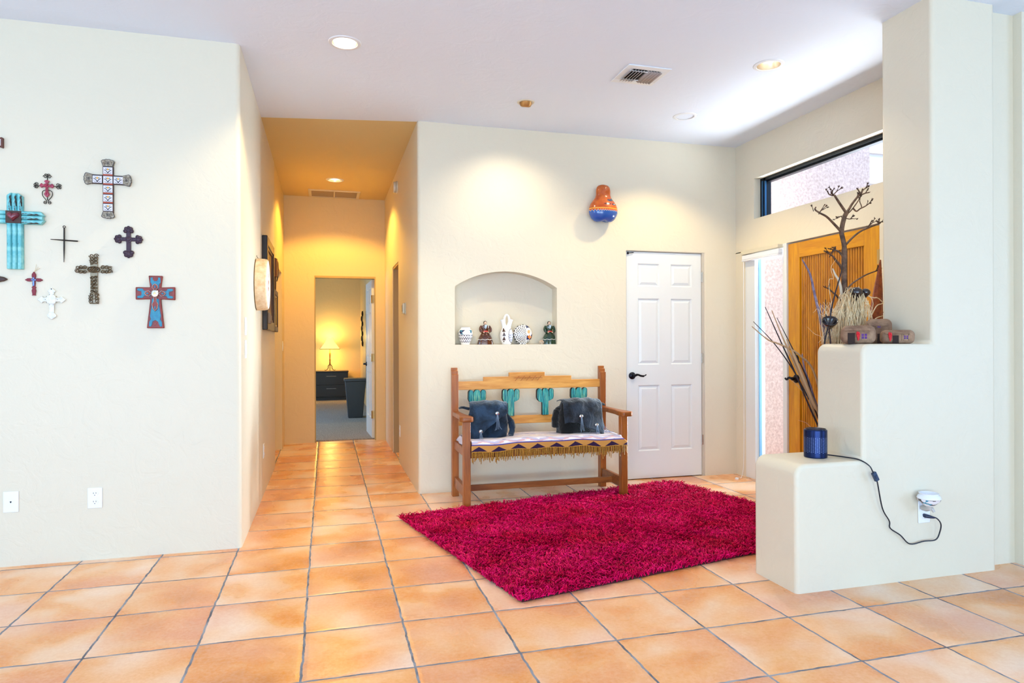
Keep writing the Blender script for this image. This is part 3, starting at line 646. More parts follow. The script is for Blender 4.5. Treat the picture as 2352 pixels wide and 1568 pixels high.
# blue and red leather cross with a silver concho
c = thing('leather_cross', 'turquoise and red tooled cross with a silver star concho', 'cross', (-.9605, YA, 1.5295))
M['redl'] = mat('red_leather', '#8d2a1c', .4, var='#6e1c14', bump=.4, bscale=90); M['turl'] = mat('turquoise_leather', '#128aa2', .35, var='#0e6c90', vscale=45, bump=.5, bscale=80)
b = MB(); fl_ = [(-.028, .036), (-.036, .104), (.039, .104), (.030, .036), (.105, .04), (.105, -.037), (.029, -.033), (.046, -.202), (-.046, -.202), (-.027, -.033), (-.104, -.036), (-.104, .036)]
b.prism(fl_, -.018, 0); b.build('body', M['redl'], c, bevel=.004)
def inlay(poly, nm='inlay', y=-.0205): MB().prism(poly, y, -.017).build(nm, M['turl'], c, bevel=.0015)
inlay([(-.017, .03), (-.018, .052), (-.026, .066), (-.024, .092), (-.014, .095), (-.012, .08), (-.004, .072), (.006, .072), (.014, .08), (.016, .095), (.027, .092), (.029, .066), (.02, .052), (.019, .03)])
for s_ in (-1, 1):
    inlay([(s_*.026, .016), (s_*.058, .014), (s_*.066, .028), (s_*.09, .029), (s_*.097, .02), (s_*.086, .013), (s_*.074, .012), (s_*.072, 0), (s_*.074, -.012), (s_*.086, -.013), (s_*.097, -.02), (s_*.09, -.028), (s_*.066, -.027), (s_*.058, -.014), (s_*.026, -.016)])
inlay([(-.018, -.03), (-.02, -.075), (-.028, -.13), (-.024, -.15), (-.032, -.165), (-.034, -.19), (-.024, -.194), (-.017, -.18), (-.015, -.165), (0, -.155), (.015, -.165), (.018, -.18), (.026, -.194), (.036, -.19), (.034, -.165), (.026, -.15), (.030, -.13), (.021, -.075), (.019, -.03)])
b = MB(); b.prism([(x, -.1755+z) for x, z in [(.010*cos(a*pi/5)*(1 if a % 2 else .5), .012*sin(a*pi/5)*(1 if a % 2 else .5)) for a in range(10)]], -.021, -.017); b.build('red_flower', M['redl'], c)
def overlay(l, k):
    p = [(-.007, .01), (-.007, l*.45), (-.017, l*.62), (-.012, l*.86), (0, l), (.012, l*.86), (.017, l*.62), (.007, l*.45), (.007, .01)]; return rotp(p, k)
full = overlay(.058, 0) + overlay(.058, 1) + overlay(.105, 2) + overlay(.058, 3)
b = MB(); b.prism(full, -.026, -.019); b.build('red_overlay', M['redl'], c, bevel=.0025)
b = MB(); b.tube([(x*.94, -.0265, z*.96) for x, z in full + full[:1]], .0009, None, 5)
b.build('stitching', mat('pale_stitch', '#d8c8b0', .6), c)
for x, z in ((0, .04), (.04, 0), (-.04, 0), (0, -.082)):
    b = MB(); b.prism([(x+.006*cos(a*pi/2)*(.7 if z else 1.2), z+.007*sin(a*pi/2)*(1.5 if z else .8)) for a in range(4)], -.0275, -.025); b.ball((x, -.028, z), .0025); b.build('stud', M['turl'], c)
b = MB(); b.lathe([(.021, -.024), (.021, -.028), (.017, -.032), (0, -.034)], 24, axis='Y'); b.build('concho', M['silver'], c)
b = MB(); b.prism([((.011 if a % 2 else .005)*cos(a*pi/5+pi/2+pi/5), (.011 if a % 2 else .005)*sin(a*pi/5+pi/2+pi/5)) for a in range(10)], -.037, -.032); b.build('star', M['brass'], c, bevel=.001)
# the two crosses cut by the left edge of the picture
c = thing('carved_cross', 'brown carved cross with white dotted ends at the photo edge above the turquoise cross', 'cross', (-1.83, YA, 2.353))
bw = mat('red_brown_wood', '#5d2c1c', .5, bump=.3)
b = MB(); b.prism(cross_poly((.085, .085, .085, .14), (.02, .02)), -.014, 0); b.build('body', bw, c, bevel=.003)
for a in range(4):
    d_ = .14 if a == 2 else .085
    b = MB(); b.prism([(-.021, -.004), (.021, -.004), (.029, .02), (.026, .024), (-.026, .024), (-.029, .02)], -.02, 0, 'XZ', 0)
    for k in range(5):
        for r_ in range(2): b.box(-.017+.0075*k, -.0125+.0075*k, -.0215, -.019, .002+.009*r_, .007+.009*r_, 1)
    q = ((0, d_), (d_, 0), (0, -d_), (-d_, 0))[a]; b.build('flared_end', [bw, M['plastic']], c, (q[0], 0, q[1]), (0, R(90*a), 0))
c = thing('leaf_cross', 'dark brown wooden cross with leaf-shaped arms at the photo edge below the turquoise cross', 'cross', (-1.81, YA, 1.598))
lw = wood('walnut_dark', '#4a2d20', '#301a12', .4, 'X', 12)
b = MB()
for k, l in enumerate((.11, .108, .17, .108)):
    b.prism(rotp([(-.006, 0), (-.016, l*.35), (-.018, l*.55), (-.012, l*.82), (0, l), (.012, l*.82), (.018, l*.55), (.016, l*.35), (.006, 0)], k), -.016-.0005*k, 0)
b.build('body', lw, c, bevel=.005, seg=3)

# ================================================================ hallway wall: drum, pictures, pouch
M['hide'] = mat('stretched_hide', '#e6cfae', .55, var='#d2ad80', vscale=25, bump=.4, bscale=30)
c = thing('hand_drum', 'round pale rawhide drum hanging on the hallway wall', 'drum', (XA, 5.27, 1.67), (0, R(90), 0))
b = MB(); b.lathe([(.188, .005), (.192, .01), (.190, .06), (.186, .078), (.178, .085)], 48, cap=False); b.build('rawhide_rim', M['hide'], c)
sk = mat('drum_skin', '#ece8e2', .5); t = NT(sk)
sp = t.noise(t.obj(), 26, 3).outputs[0]; gx, gy, gz = t.xyz(t.obj())
msk = t.m('LESS_THAN', t.m('ADD', t.m('ABSOLUTE', gy), t.m('MULTIPLY', t.m('ABSOLUTE', t.m('SUBTRACT', gx, .0)), .5)), .05)
t.base(t.mix(t.m('MULTIPLY', msk, t.ramp(sp, [(.5, 0), (.55, 1)])), lin('#ece8e2'), lin('#b4553c')))
b = MB(); b.lathe([(.178, .085), (.1, .086), (0, .086)], 48); b.build('drum_head', sk, c)
b = MB(); b.lathe([(.186, .0), (.189, .012)], 48, cap=False); b.build('hoop', mat('dark_hoop', '#4a3016', .6), c)
b = MB(); b.tube([(-.185, 0, .02), (-.205, 0, .006), (-.215, 0, .004)], .002, None, 6); b.build('hanging_nail', M['iron'], c)
M['dkframe'] = wood('espresso_frame', '#3a2f2d', '#201a1a', .25, 'Z', 8); M['art'] = mat('earthy_print', '#5a3a24', .4, var='#a8875a', vscale=9)
def frame(name, label, y0, y1, z0, z1, wd, dp, fm, inner=None):
    c_ = thing(name, label, 'picture', (XA, (y0+y1)/2, (z0+z1)/2)); hy, hz = (y1-y0)/2, (z1-z0)/2
    for (a0, a1, b0, b1) in ((-hy, -hy+wd, -hz, hz), (hy-wd, hy, -hz, hz), (-hy+wd, hy-wd, hz-wd, hz), (-hy+wd, hy-wd, -hz, -hz+wd)):
        MB().box(0, dp, a0, a1, b0, b1).build('frame_side', fm, c_, bevel=.006)
    MB().box(0, dp*.5, -hy+wd*.6, hy-wd*.6, -hz+wd*.6, hz-wd*.6).build('picture_sheet', M['art'], c_)
    if inner:
        for (a0, a1, b0, b1) in ((-hy+wd, -hy+wd+.02, -hz+wd, hz-wd), (hy-wd-.02, hy-wd, -hz+wd, hz-wd), (-hy+wd+.02, hy-wd-.02, hz-wd-.02, hz-wd), (-hy+wd+.02, hy-wd-.02, -hz+wd, -hz+wd+.02)):
            MB().box(0, dp*.8, a0, a1, b0, b1).build('liner', inner, c_, bevel=.003)
    return c_
f1 = frame('framed_picture', 'tall dark framed picture partly hidden behind the hanging drum', 5.74, 6.5, 1.345, 2.11, .075, .042, M['dkframe'], wood('rust_liner', '#7a4a26', '#4f2d16', .4, 'Z'))
b = MB(); b.box(.03, .055, -.31, -.17, -.33, -.24); b.box(.05, .06, -.29, -.19, -.31, -.26); b.build('carved_corner', mat('driftwood', '#8d7a68', .7, bump=.6), f1, bevel=.006)
frame('framed_picture', 'smaller gold and brown framed picture at the far end of the hallway display', 6.62, 7.07, 1.345, 1.745, .05, .035, wood('brown_frame', '#5a3c22', '#33200f', .4, 'Z'), mat('gilt', '#a87f3a', .35, .7))
c = thing('leather_pouch', 'brown leather pouch hanging above the smaller hallway picture', 'pouch', (XA, 6.76, 1.93))
lb = mat('saddle_leather', '#8a5426', .5, bump=.4); lb2 = mat('tan_leather', '#b58a4a', .55)
b = MB(); b.prism([(-.10, .02), (-.095, .11), (.09, .11), (.1, .02), (.08, -.06), (-.08, -.06)], 0, .05, 'YZ'); b.build('body', lb, c, bevel=.012)
b = MB(); b.prism([(-.02, -.05), (.09, -.05), (.08, -.13), (.035, -.19), (-.005, -.12)], .02, .034, 'YZ'); b.build('flap', mat('oxhide', '#5e3519', .5), c, bevel=.004)
b = MB(); b.prism([(.06, .09), (.11, .08), (.15, .03), (.10, .0), (.07, .02)], .04, .055, 'YZ'); b.build('tassel', lb2, c, bevel=.004)
b = MB(); b.tube(smoothpath([(.045, .0, .11), (.05, .06, .06), (.05, .075, -.04), (.04, .06, -.1)]), .004); b.build('strap', M['iron'], c)

# ================================================================ niche ornaments
NY = 5.537; NZ = 1.218
ceramic = mat('white_glaze', '#ece9e4', .2, coat=.4)
def painted(name, fn):
    m = mat(name, '#ece9e4', .25, coat=.4); t_ = NT(m); fn(t_); return m
def feather(t_, p, c1, c2, sx=60, sz=110):
    x, y, z = t_.xyz(p)
    a = t_.m('MULTIPLY', t_.m('ARCTAN2', y, x), 9.); wv = t_.m('SINE', t_.m('ADD', t_.m('MULTIPLY', z, sz*6.28*.32), t_.m('MULTIPLY', t_.m('ABSOLUTE', t_.m('SINE', a)), 4.)))
    return t_.ramp(wv, [(.45, c1), (.55, c2)])
def pot_fn(t_):
    p = t_.obj(); x, y, z = t_.xyz(p)
    low = feather(t_, p, '#e8e6e6', '#332a3a')
    vor = t_.n('ShaderNodeTexVoronoi', {'Vector': p, 'Scale': 40.})
    up = t_.ramp(t_.xyz(vor.outputs['Color'])[0], [(.0, '#eceae6'), (.35, '#2c6f86'), (.52, '#eceae6'), (.68, '#b4492e'), (.8, '#2a2f55'), (.92, '#eceae6')], 'CONSTANT')
    c_ = t_.mix(t_.m('GREATER_THAN', z, .085), low, up)
    c_ = t_.mix(t_.m('GREATER_THAN', z, .122), c_, lin('#eeebe6')); t_.base(t_.mix(t_.m('LESS_THAN', z, .018), c_, lin('#eeebe6')))
p = MB(); p.lathe([(.0, .004), (.036, 0), (.038, .006), (.05, .035), (.0605, .075), (.062, .095), (.055, .12), (.042, .132), (.040, .142), (.044, .147), (.040, .146), (.036, .13), (.0, .12)], 32)
c = tag(p.build('painted_pot', painted('feather_pot_glaze', pot_fn), None, (1.128, NY, NZ)), 'squat painted pot with feather bands at the left end of the niche', 'pot')
def doll(label, x, cloth, dark):
    c_ = thing('ceramic_doll', label, 'figurine', (x, NY, NZ)); k = .98
    b_ = MB(); prof = [(.066, 0), (.067, .006), (.060, .035), (.058, .05), (.048, .075), (.032, .1), (.026, .112)]
    n = 40; vs = []
    for r, z in prof:
        for j in range(n):
            a = 2*pi*j/n; rr = r*(1+.05*cos(9*a)*min(1, (.112-z)/.05)); vs.append((rr*cos(a), rr*sin(a)*.62, z))
    b_.add(vs, [(i*n+j, i*n+(j+1) % n, (i+1)*n+(j+1) % n, (i+1)*n+j) for i in range(len(prof)-1) for j in range(n)] + [tuple(range(n))[::-1]]); b_.build('skirt', cloth, c_)
    b_ = MB(); b_.tube([(.0605*cos(a*pi/16)*1.02, .0605*sin(a*pi/16)*.64, .042+.003*cos(a*9*pi/16)) for a in range(33)], .0022, None, 6); b_.build('white_trim', ceramic, c_)
    b_ = MB(); b_.lathe([(.026, .108), (.028, .125), (.036, .145), (.034, .158), (.016, .166), (.008, .17)], 24, sy=.7)
    b_.build('blouse', cloth, c_)
    for s_ in (-1, 1):
        b_ = MB(); b_.tube(smoothpath([(s_*.032, 0, .156), (s_*.044, -.006, .135), (s_*.040, -.016, .112), (s_*.022, -.026, .104)]), [.011]*7+[.012]*6+[.010]*6, None, 10); b_.build('sleeve', cloth, c_)
        b_ = MB(); b_.ball((s_*.019, -.029, .103), .007); b_.build('hand', mat('doll_skin', '#d8a888', .4), c_)
    b_ = MB(); b_.lathe([(.028, .107), (.029, .112), (.028, .117)], 24, sy=.72, cap=False); b_.build('red_belt', mat('coral_belt', '#d8463c', .35), c_)
    b_ = MB(); b_.prism([(-.012, .166), (.012, .166), (.004, .14), (-.002, .13)], -.028, -.02); b_.build('necklace', mat('pale_blue_bib', '#b9cbd6', .4), c_)
    b_ = MB(); b_.ball((0, -.002, .181), .0125, .012, .0155, 16, 10); b_.build('head', mat('doll_face', '#e8bfa2', .35), c_)
    b_ = MB(); b_.ball((0, .003, .1845), .0165, .0125, .0165, 16, 10); b_.ball((0, .014, .176), .008); b_.build('hair', mat('doll_hair', '#16100f', .3), c_)
    b_ = MB(); b_.ball((-.0045, -.0135, .183), .0013); b_.ball((.0045, -.0135, .183), .0013); b_.ball((0, -.0135, .175), .0025, .0012, .001); b_.build('features', M['dark'], c_)
    return c_
doll('glossy brown ceramic doll in a white-trimmed skirt beside the feather pot', 1.30, mat('brown_glaze', '#45200f', .15, coat=.7, var='#5a2c14'), None)
doll('glossy dark green ceramic doll at the right end of the niche', 1.872, mat('green_glaze', '#0d2a18', .15, coat=.7, var='#143a20'), None)
# wedding vase
def wv_fn(t_):
    p_ = t_.obj(); x, y, z = t_.xyz(p_)
    feat = feather(t_, p_, '#e6e8ee', '#1f3f86', 60, 150)
    inoval = t_.m('LESS_THAN', t_.m('ADD', t_.m('POWER', t_.m('DIVIDE', t_.m('SUBTRACT', x, .034), .026), 2.), t_.m('POWER', t_.m('DIVIDE', t_.m('SUBTRACT', z, .075), .055), 2.)), 1.)
    ring = t_.m('LESS_THAN', t_.m('ADD', t_.m('POWER', t_.m('DIVIDE', t_.m('SUBTRACT', x, .034), .030), 2.), t_.m('POWER', t_.m('DIVIDE', t_.m('SUBTRACT', z, .075), .060), 2.)), 1.)
    saw = t_.m('FRACT', t_.m('MULTIPLY', z, 28.)); tri = t_.m('LESS_THAN', t_.m('ABSOLUTE', t_.m('ADD', x, .032)), t_.m('MULTIPLY', t_.m('SUBTRACT', 1., saw), .013))
    tri = t_.m('MULTIPLY', tri, t_.m('MULTIPLY', t_.m('LESS_THAN', z, .145), t_.m('GREATER_THAN', z, .02)))
    c_ = t_.mix(tri, lin('#eeebe8'), lin('#4a2c26')); c_ = t_.mix(ring, c_, lin('#4a3f48'))
    t_.base(t_.mix(inoval, c_, t_.mix(t_.m('GREATER_THAN', z, .09), feat, lin('#e4e6ec'))))
wm = painted('wedding_vase_glaze', wv_fn)
c = thing('wedding_vase', 'tall white double-spouted vase with a loop handle in the niche', 'vase', (1.487, NY, NZ))
b = MB(); b.lathe([(.0, .004), (.036, 0), (.04, .008), (.054, .04), (.058, .075), (.054, .105), (.042, .13), (.034, .15), (.03, .16), (0, .165)], 32, sy=.9); b.build('body', wm, c)
for s_ in (-1, 1):
    b = MB(); b.tube([(s_*.014, 0, .13), (s_*.020, 0, .155), (s_*.027, 0, .18), (s_*.033, 0, .20), (s_*.037, 0, .214)], [.028, .021, .019, .0195, .0225], None, 18); b.build('spout', ceramic, c)
b = MB(); b.tube(smoothpath([(-.022, -.008, .19), (-.018, -.008, .232), (0, -.008, .253), (.018, -.008, .232), (.022, -.008, .19)]), .0095, None, 12); b.build('loop_handle', ceramic, c)
# round disc pot with a bird
def disc_fn(t_):
    p_ = t_.obj(); x, y, z = t_.xyz(p_); zz = t_.m('SUBTRACT', z, .086)
    r_ = t_.m('SQRT', t_.m('ADD', t_.m('MULTIPLY', x, x), t_.m('MULTIPLY', zz, zz)))
    a_ = t_.m('ARCTAN2', zz, x)
    wv = t_.m('SINE', t_.m('ADD', t_.m('MULTIPLY', r_, 480.), t_.m('MULTIPLY', t_.m('SINE', t_.m('MULTIPLY', a_, 11.)), .9)))
    dash = t_.m('SINE', t_.m('ADD', t_.m('MULTIPLY', a_, 21.), t_.m('MULTIPLY', t_.m('FLOOR', t_.m('MULTIPLY', r_, 76.)), 2.1)))
    hatch = t_.mix(t_.m('MULTIPLY', t_.m('GREATER_THAN', wv, .0), t_.m('GREATER_THAN', dash, -.55)), lin('#efece6'), lin('#15131a'))
    x2 = t_.m('SUBTRACT', x, .046); z2 = t_.m('SUBTRACT', zz, .022)
    r2 = t_.m('SQRT', t_.m('ADD', t_.m('MULTIPLY', x2, x2), t_.m('MULTIPLY', z2, z2)))
    bird = t_.mix(t_.m('LESS_THAN', r2, .016), t_.mix(t_.m('GREATER_THAN', r2, .036), lin('#eeebe6'), lin('#1d2552')), lin('#d8a86e'))
    bird = t_.mix(t_.m('LESS_THAN', t_.m('ADD', t_.m('ABSOLUTE', t_.m('SUBTRACT', x, .052)), t_.m('ABSOLUTE', t_.m('ADD', zz, .022))), .022), bird, lin('#d9751e'))
    bird = t_.mix(t_.m('LESS_THAN', zz, -.045), bird, hatch)
    t_.base(t_.mix(t_.m('GREATER_THAN', x, .019), hatch, t_.mix(t_.m('LESS_THAN', x, .023), bird, lin('#eeebe6'))))
b = MB(); b.ball((0, 0, .086), .085, .048, .086, 40, 20); b.lathe([(.03, 0), (.034, 0), (.03, .012)], 24)
tag(b.build('disc_pot', painted('disc_pot_glaze', disc_fn), None, (1.632, NY+.005, NZ)), 'round flat-sided pot with black hatching and an orange bird', 'pot')
sd = mat('speckled_clay', '#e2d3bd', .5, var='#8a6a50', vscale=70)
b = MB(); b.lathe([(.0, 0), (.014, 0), (.022, .012), (.022, .022), (.012, .034), (.007, .036), (.006, .033), (0, .03)], 24)
tag(b.build('seed_pot', sd, None, (1.795, NY-.02, NZ)), 'tiny pale speckled seed pot beside the green doll', 'pot')

# ================================================================ painted gourd on the wall
def gourd_fn(t_):
    p_ = t_.obj(); x, y, z = t_.xyz(p_)
    top = t_.mix(t_.ramp(t_.noise(p_, 14, 4, .6).outputs[0], [(.35, 0), (.65, 1)]), lin('#c8641a'), lin('#a5420f'))
    zz = t_.m('ADD', z, t_.m('MULTIPLY', t_.m('PINGPONG', t_.m('MULTIPLY', t_.m('ARCTAN2', y, x), 1.), .11), .13))
    c_ = t_.mix(t_.m('LESS_THAN', z, .105), top, lin('#c23a14'))
    c_ = t_.mix(t_.m('LESS_THAN', t_.m('ABSOLUTE', t_.m('SUBTRACT', z, .114)), .004), c_, lin('#f0a63a'))
    for (ex, ez, sx, sz, cc) in ((.012, .152, .034, .0075, '#4a1420'), (.02, .152, .009, .004, '#6fa3d8'), (.075, .150, .022, .008, '#4a1420'), (.078, .15, .009, .004, '#9ac4dc'), (.045, .186, .035, .0065, '#1a3a5c'), (.058, .192, .012, .012, '#1a4a6c')):
        e = t_.m('ADD', t_.m('POWER', t_.m('DIVIDE', t_.m('SUBTRACT', x, ex), sx), 2.), t_.m('POWER', t_.m('DIVIDE', t_.m('ADD', t_.m('SUBTRACT', z, ez), t_.m('MULTIPLY', t_.m('SUBTRACT', t_.noise(p_, 90, 2).outputs[0], .5), .012)), sz), 2.))
        c_ = t_.mix(t_.m('MULTIPLY', t_.m('LESS_THAN', e, 1.), t_.m('LESS_THAN', y, 0.)), c_, lin(cc))
    t_.base(t_.mix(t_.m('LESS_THAN', zz, .101), t_.mix(t_.m('LESS_THAN', zz, .105), c_, lin('#d8c9a0')), lin('#1d4fa0')))
gm = painted('painted_gourd', gourd_fn); gm.node_tree.nodes['Principled BSDF'].inputs['Roughness'].default_value = .18
b = MB(); prof = [(.0, .012), (.03, .002), (.07, .006), (.105, .03), (.127, .07), (.131, .105), (.122, .145), (.1, .18), (.075, .212), (.066, .24), (.066, .27), (.06, .3), (.045, .318), (.02, .327), (0, .329)]
n = 40; vs = []
P = smoothpath([(r, 0, z) for r, z in prof], 3)
for p_ in P:
    for j in range(n):
        a = 2*pi*j/n; dent = 1 - .10*max(0, 1-p_.z/.05)*max(0, cos(2*(a+pi/2)))**4
        vs.append((p_.x*cos(a), p_.x*sin(a)*.62, p_.z + .012*max(0, 1-p_.z/.06)*math.exp(-(cos(a)*p_.x/.03)**2)))
b.add(vs, [(i*n+j, i*n+(j+1) % n, (i+1)*n+(j+1) % n, (i+1)*n+j) for i in range(len(P)-1) for j in range(n)])
tag(b.build('painted_gourd', gm, None, (2.322, YB-.082, 2.272), ang=180), 'orange and blue painted gourd hanging high on the wall', 'gourd')
# ================================================================ bench
BX, BY = 1.64, 5.1
bn = thing('wooden_bench', 'pine bench with turquoise cactus cut-outs in its back', 'bench', (BX, BY, 0))
def bpart(b_, name, m_, bevel=.004, parent=None, **kw):
    b_.v = [(x-BX, y-BY, z) for x, y, z in b_.v]; return b_.build(name, m_, parent or bn, bevel=bevel, **kw)
for x0 in (.972, 2.252):
    b = MB(); b.prism([(5.365, 0), (5.365, 1.032), (5.345, 1.032), (5.345, 1.008), (5.325, 1.008), (5.325, .98), (5.305, .98), (5.305, 0)], x0, x0+.052, 'YZ'); bpart(b, 'back_post', M['pinez'], .003)
for x0 in (.977, 2.248):
    b = MB(); b.box(x0, x0+.054, 4.876, 4.932, 0.0 if x0 < 2 else .012, .648); bpart(b, 'front_leg', M['pinez'], .004)
b = MB(); b.prism([(1.02, .853), (2.256, .853), (2.256, .92), (1.995, .92), (1.995, .954), (1.758, .954), (1.758, .988), (1.45, .988), (1.45, .954), (1.234, .954), (1.234, .92), (1.02, .92)], 5.318, 5.348, 'XZ'); tr = bpart(b, 'top_rail', M['pine'], .003)
b = MB()
for k in range(5):
    x = 1.50+.048*k; b.tube([(x, 5.317, .918), (x+.035, 5.317, .958)], .002, .003, 6); b.tube([(x-.012, 5.317, .945), (x+.045, 5.317, .94)], .0015, .0025, 6)
bpart(b, 'carving', mat('cut_pine', '#a35a1c', .6), 0, tr)
b = MB(); b.box(1.02, 2.256, 5.32, 5.346, .565, .631); bpart(b, 'lower_rail', M['pine'])
M['cactus'] = mat('weathered_teal', '#1f8a86', .4); t = NT(M['cactus']); o_ = t.obj(); mp = t.n('ShaderNodeMapping', {'Vector': o_, 'Scale': (1, 1, .05)})
st = t.noise(mp.outputs[0], 150, 3, .6).outputs[0]
t.base(t.ramp(st, [(.34, '#0c3a44'), (.42, '#157a84'), (.54, '#2a978c'), (.62, '#8cbf95'), (.68, '#136a86')])); t.bump(st, .5, .004)
M['cactedge'] = mat('dark_cut_edge', '#121a1c', .6)
for k, cx in enumerate((1.177, 1.461, 1.758, 2.058)):
    p_ = [(-.027, .631)] + [(-.027, .735)] + [(-.05, .742), (-.066, .757), (-.074, .778)] + arc(-.0525, .831, .0205, 180, 0, 8) + [(-.032, .795), (-.029, .795)] + arc(0, .826, .028, 180, 0, 8) + [(.029, .785), (.033, .785)] + arc(.0535, .831, .0205, 180, 0, 8) + [(.074, .785), (.068, .766), (.05, .754), (.028, .746), (.028, .631)]
    b = MB(); b.prism([(cx+x, z) for x, z in p_], 5.306, 5.336, 'XZ', 1)
    pp = [(cx+x*.95, .735+(z-.735)*.985) for x, z in p_]; b.prism(pp, 5.3045, 5.308, 'XZ', 0)
    bpart(b, 'cactus_cutout', [M['cactus'], M['cactedge']], 0)
for s_, xa in ((-1, 1.0), (1, 2.28)):
    ol = [(-.026, 5.37), (.026, 5.37), (.028, 5.10), (.034, 5.02), (.05, 4.94), (.05, 4.865), (.035, 4.845), (-.03, 4.845), (-.046, 4.865), (-.046, 4.94), (-.028, 5.03)]
    b = MB(); b.prism([(xa - s_*x*1.0 + (.0 if s_ < 0 else .012), y) for x, y in ol], .647, .685, 'XY'); bpart(b, 'armrest', M['pined'], .007, seg=3)
for x0 in (.985, 2.26):
    b = MB(); b.box(x0, x0+.03, 4.93, 5.307, .383, .448); bpart(b, 'side_apron', M['pined'])
    b = MB(); b.box(x0, x0+.032, 4.93, 5.307, .078, .16); bpart(b, 'side_stretcher', M['pined'])
b = MB(); b.box(1.03, 2.25, 4.89, 4.915, .372, .455); bpart(b, 'front_apron', M['pined'])
b = MB(); b.box(1.03, 2.25, 5.31, 5.335, .39, .465); bpart(b, 'rear_apron', M['pined'])
b = MB(); b.box(1.015, 2.262, 5.085, 5.115, .084, .13); bpart(b, 'long_stretcher', M['pined'])
b = MB()
for k in range(4): b.box(1.045, 2.235, 4.935+.09*k, 5.02+.09*k, .452, .468)
bpart(b, 'seat_slats', M['pined'], .003)

# woven blanket over the seat
bm_ = mat('woven_blanket', '#c6bcd2', .9, spec=.15); t = NT(bm_); uvn = t.n('ShaderNodeUVMap'); u, v, _ = t.xyz(uvn.outputs[0])
jag = t.m('MULTIPLY', t.m('SUBTRACT', t.noise(t.n('ShaderNodeMapping', {'Vector': uvn.outputs[0], 'Scale': (3, 30, 1)}).outputs[0], 2.2, 2).outputs[0], .5), .05)
zig = t.m('MULTIPLY', t.m('PINGPONG', t.m('MULTIPLY', u, 1.), .09), .28)
band = t.m('ADD', t.m('ADD', v, jag), zig)
top = t.ramp(t.m('FRACT', t.m('MULTIPLY', band, 5.6)), [(0, '#c9c4d8'), (.16, '#8d84ae'), (.24, '#e4dfe4'), (.4, '#b8b4cf'), (.5, '#d5a9a9'), (.56, '#e8e2e2'), (.7, '#9fa2c6'), (.78, '#dcc6b0'), (.88, '#d6d0de')], 'CONSTANT')
tri = t.m('SUBTRACT', .073, t.m('MULTIPLY', t.m('ABSOLUTE', t.m('SUBTRACT', t.m('FRACT', t.m('DIVIDE', t.m('ADD', u, .02), .152)), .5)), .152))
vv = t.m('SUBTRACT', .545, v)
fr_ = t.mix(t.m('LESS_THAN', t.m('MULTIPLY', vv, 1.15), tri), lin('#c98f4a'), lin('#33213f'))
fr_ = t.mix(t.m('LESS_THAN', t.m('ABSOLUTE', t.m('SUBTRACT', v, .462)), .006), fr_, lin('#4a4390'))
t.base(t.mix(t.m('GREATER_THAN', v, .456), top, fr_))
wv = t.noise(uvn.outputs[0], 400, 2).outputs[0]; t.bump(wv, .3, .003)
bl = thing('seat_blanket', 'striped lavender and tan blanket with gold fringe spread on the bench seat', 'blanket', (BX, BY, .476))
def bl_pt(fu, fv):
    v_ = fv*.545; x0, x1 = 1.036, 2.243
    if v_ < .40: y, z = 5.285 - v_, .488 + .014*sin(pi*min(1, v_/.42))**.5
    else:
        q = min(1, (v_-.40)/.06); a = q*pi/2; y = 4.885 - .025*sin(a)*1.0; z = .478 + .024*cos(a) - .0
        if v_ > .46: z = .478 - (v_-.46)*.62; y = 4.860 - .004*sin((v_-.46)*20)
    k = max(0, min(1, (v_-.44)/.05)); x0 -= .004*k; x1 += .045*k
    x = x0 + (x1-x0)*fu
    z += .003*sin(fu*17+v_*5) + (.004*sin(fu*29)*max(0, (v_-.42)/.12)) - .006*cos(fu*pi*2)*(v_/.545)
    y -= .003*sin(fu*23)*max(0, (v_-.42)/.12)
    return (x-BX, y-BY, z-.476)
nu, nv = 90, 44
b = MB(); b.grid(bl_pt, nu, nv); bo = b.build('cloth', bm_, bl, fix=False, solid=.006, ang=180)
ul = bo.data.uv_layers.new(name='UVMap')
for p_ in bo.data.polygons:
    for li, vi in zip(p_.loop_indices, p_.vertices): ul.data[li].uv = ((vi % (nu+1))/nu*1.25, (vi//(nu+1))/nv*.545)
gold = mat('gold_fringe', '#c68e22', .5, var='#8a5710', vscale=160, bump=.5, bscale=300)
b = MB(); edge = [Vector(bl_pt(i/60, 1)) for i in range(61)]
b.tube([p_+Vector((0, -.006, .001+.0015*(i % 2))) for i, p_ in enumerate(edge)], .0042, None, 6)
for i in range(150):
    f_ = (i+.5)/150; p_ = Vector(bl_pt(f_, 1)) + Vector((random.uniform(-.003, .003), -.006+random.uniform(-.004, .004), 0)); L_ = random.choice((.05, .058, .062, .066, .07, .085))*random.uniform(.85, 1.08)
    pts = [p_ + Vector((random.uniform(-.003, .003)*j/4, random.uniform(-.003, .002), -L_*j/4)) for j in range(5)]
    b.tube(pts, [.0028, .0036, .003, .0036, .0026], None, 5)
b.build('fringe', gold, bl, fix=False)
# left end fold
b = MB(); b.grid(lambda u_, v_: (1.03-BX-.03*v_+.006*sin(u_*9), 5.28-u_*.33-BY, .012-.035*v_**1.5), 14, 5); b.build('side_fold', bm_, bl, fix=False, solid=.005, ang=180)

